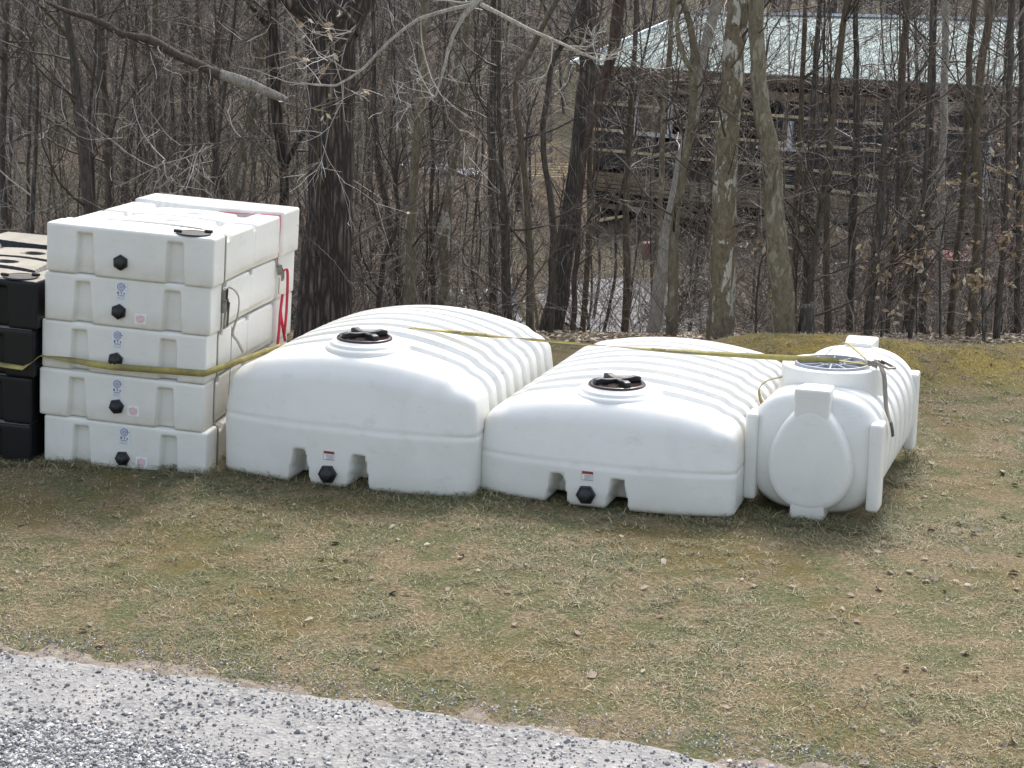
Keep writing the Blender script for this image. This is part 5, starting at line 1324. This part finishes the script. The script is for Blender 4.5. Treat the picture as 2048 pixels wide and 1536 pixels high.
V = np.concatenate([C[None]+[0, 0, .004], np.array(ring)], 0).transpose(1, 0, 2).reshape(-1, 3); i10 = np.arange(n)[:, None]*10
tri = np.concatenate([i10+np.array([[0, 1+j, 1+(j+1) % 9]]) for j in range(9)])
lc = np.array([(.24, .19, .13), (.33, .28, .21), (.17, .125, .08), (.18, .10, .055), (.20, .155, .10), (.09, .065, .04)])
col = np.repeat(lc[gb.choice(6, n, p=[.28, .2, .2, .06, .2, .06])]*gb.uniform(.75, 1.2, (n, 1)), 10, 0)
o = new_obj('fallen_leaves', mesh_np('fallen_leaves', V, tri, M_LEAF, True, col)); tag(o, 'dry curled leaves scattered over the lawn', 'leaves', None, 'stuff')
# leaf litter under the wood
n = 30000; y = 17.7+26*gb.random(n)**1.3; x = gb.uniform(-1, 1, n)*y*.36; C = np.stack([x, y, terrain(x, y)+.02], 1)
v, f, c = leaf_quads(C, .045, gb, np.array([(.30, .21, .13), (.44, .33, .23), (.20, .13, .08), (.55, .46, .36)])); v[:, 2] = np.repeat(C[:, 2], 4)+(v[:, 2]-np.repeat(C[:, 2], 4))*.45
o = new_obj('leaf_litter', mesh_np('leaf_litter', v, f, M_LEAF, False, c)); tag(o, 'brown leaf litter under the trees', 'leaves', None, 'stuff')
# stones of the drive
ico = np.array([(0, 0, 1), (.89, 0, .45), (.28, .85, .45), (-.72, .53, .45), (-.72, -.53, .45), (.28, -.85, .45), (.72, .53, -.45), (-.28, .85, -.45), (-.89, 0, -.45), (-.28, -.85, -.45), (.72, -.53, -.45), (0, 0, -1)])
icf = np.array([(0, 1, 2), (0, 2, 3), (0, 3, 4), (0, 4, 5), (0, 5, 1), (1, 6, 2), (2, 7, 3), (3, 8, 4), (4, 9, 5), (5, 10, 1), (6, 7, 2), (7, 8, 3), (8, 9, 4), (9, 10, 5), (10, 6, 1), (11, 7, 6), (11, 8, 7), (11, 9, 8), (11, 10, 9), (11, 6, 10)])
def stones(name, label, x, y, smin, smax, cols, seed, sink=.25):
    r = np.random.default_rng(seed); n = len(x); s = smin+(smax-smin)*r.random(n)**2.2
    q = r.normal(size=(n, 3, 3)); Q, _ = np.linalg.qr(q); sc = s[:, None]*np.stack([r.uniform(.7, 1.3, n), r.uniform(.6, 1.1, n), r.uniform(.4, .8, n)], 1)
    V = ico[None]*(1+.22*r.normal(size=(n, 12, 1)))*sc[:, None]; V = np.einsum('nij,nkj->nki', Q, V); V[:, :, 2] *= .8
    V += np.stack([x, y, terrain(x, y)+.016+s*(.5-sink)*.6], 1)[:, None]
    f = (np.arange(n)[:, None, None]*12+icf[None]).reshape(-1, 3)
    c = np.repeat(cols[r.integers(0, len(cols), n)]*r.uniform(.75, 1.25, (n, 1)), 12, 0)
    o = new_obj(name, mesh_np(name, V.reshape(-1, 3), f, M_STONE, False, c)); return tag(o, label, 'gravel', None, 'stuff')
n = 150000; y = 6.6+3.1*gb.random(n); x = gb.uniform(-1, 1, n)*(y*.335+1.2); d = edge_y(x)-.05-y
ed = .78+.25*hnoise(x, y, .7, 71); coarse = sm((d-ed)/.35+.2); k = (d > 0) & (gb.random(n) < .05+.95*coarse+.07*(hnoise(x, y, .3, 75) > .22)); 
stones('loose_gravel', 'coarse grey and white crushed stone on the drive', x[k], y[k], .006, .017, np.array([(.12, .12, .122), (.24, .24, .24), (.40, .395, .385), (.56, .55, .53), (.48, .465, .44), (.18, .18, .18)]), 5)
n = 130000; y = 6.6+3.6*gb.random(n); x = gb.uniform(-1, 1, n)*(y*.335+1.2); d = edge_y(x)+.16-y; k = (gb.random(n) < np.where(d > 0, .12+.55*np.exp(-d/.15), np.exp(d/.10)*.67))
stones('scattered_pebbles', 'small grey pebbles strewn over the dusty part of the drive', x[k], y[k], .0022, .0085, np.array([(.10, .10, .11), (.19, .19, .20), (.34, .335, .33), (.48, .465, .44)]), 6)
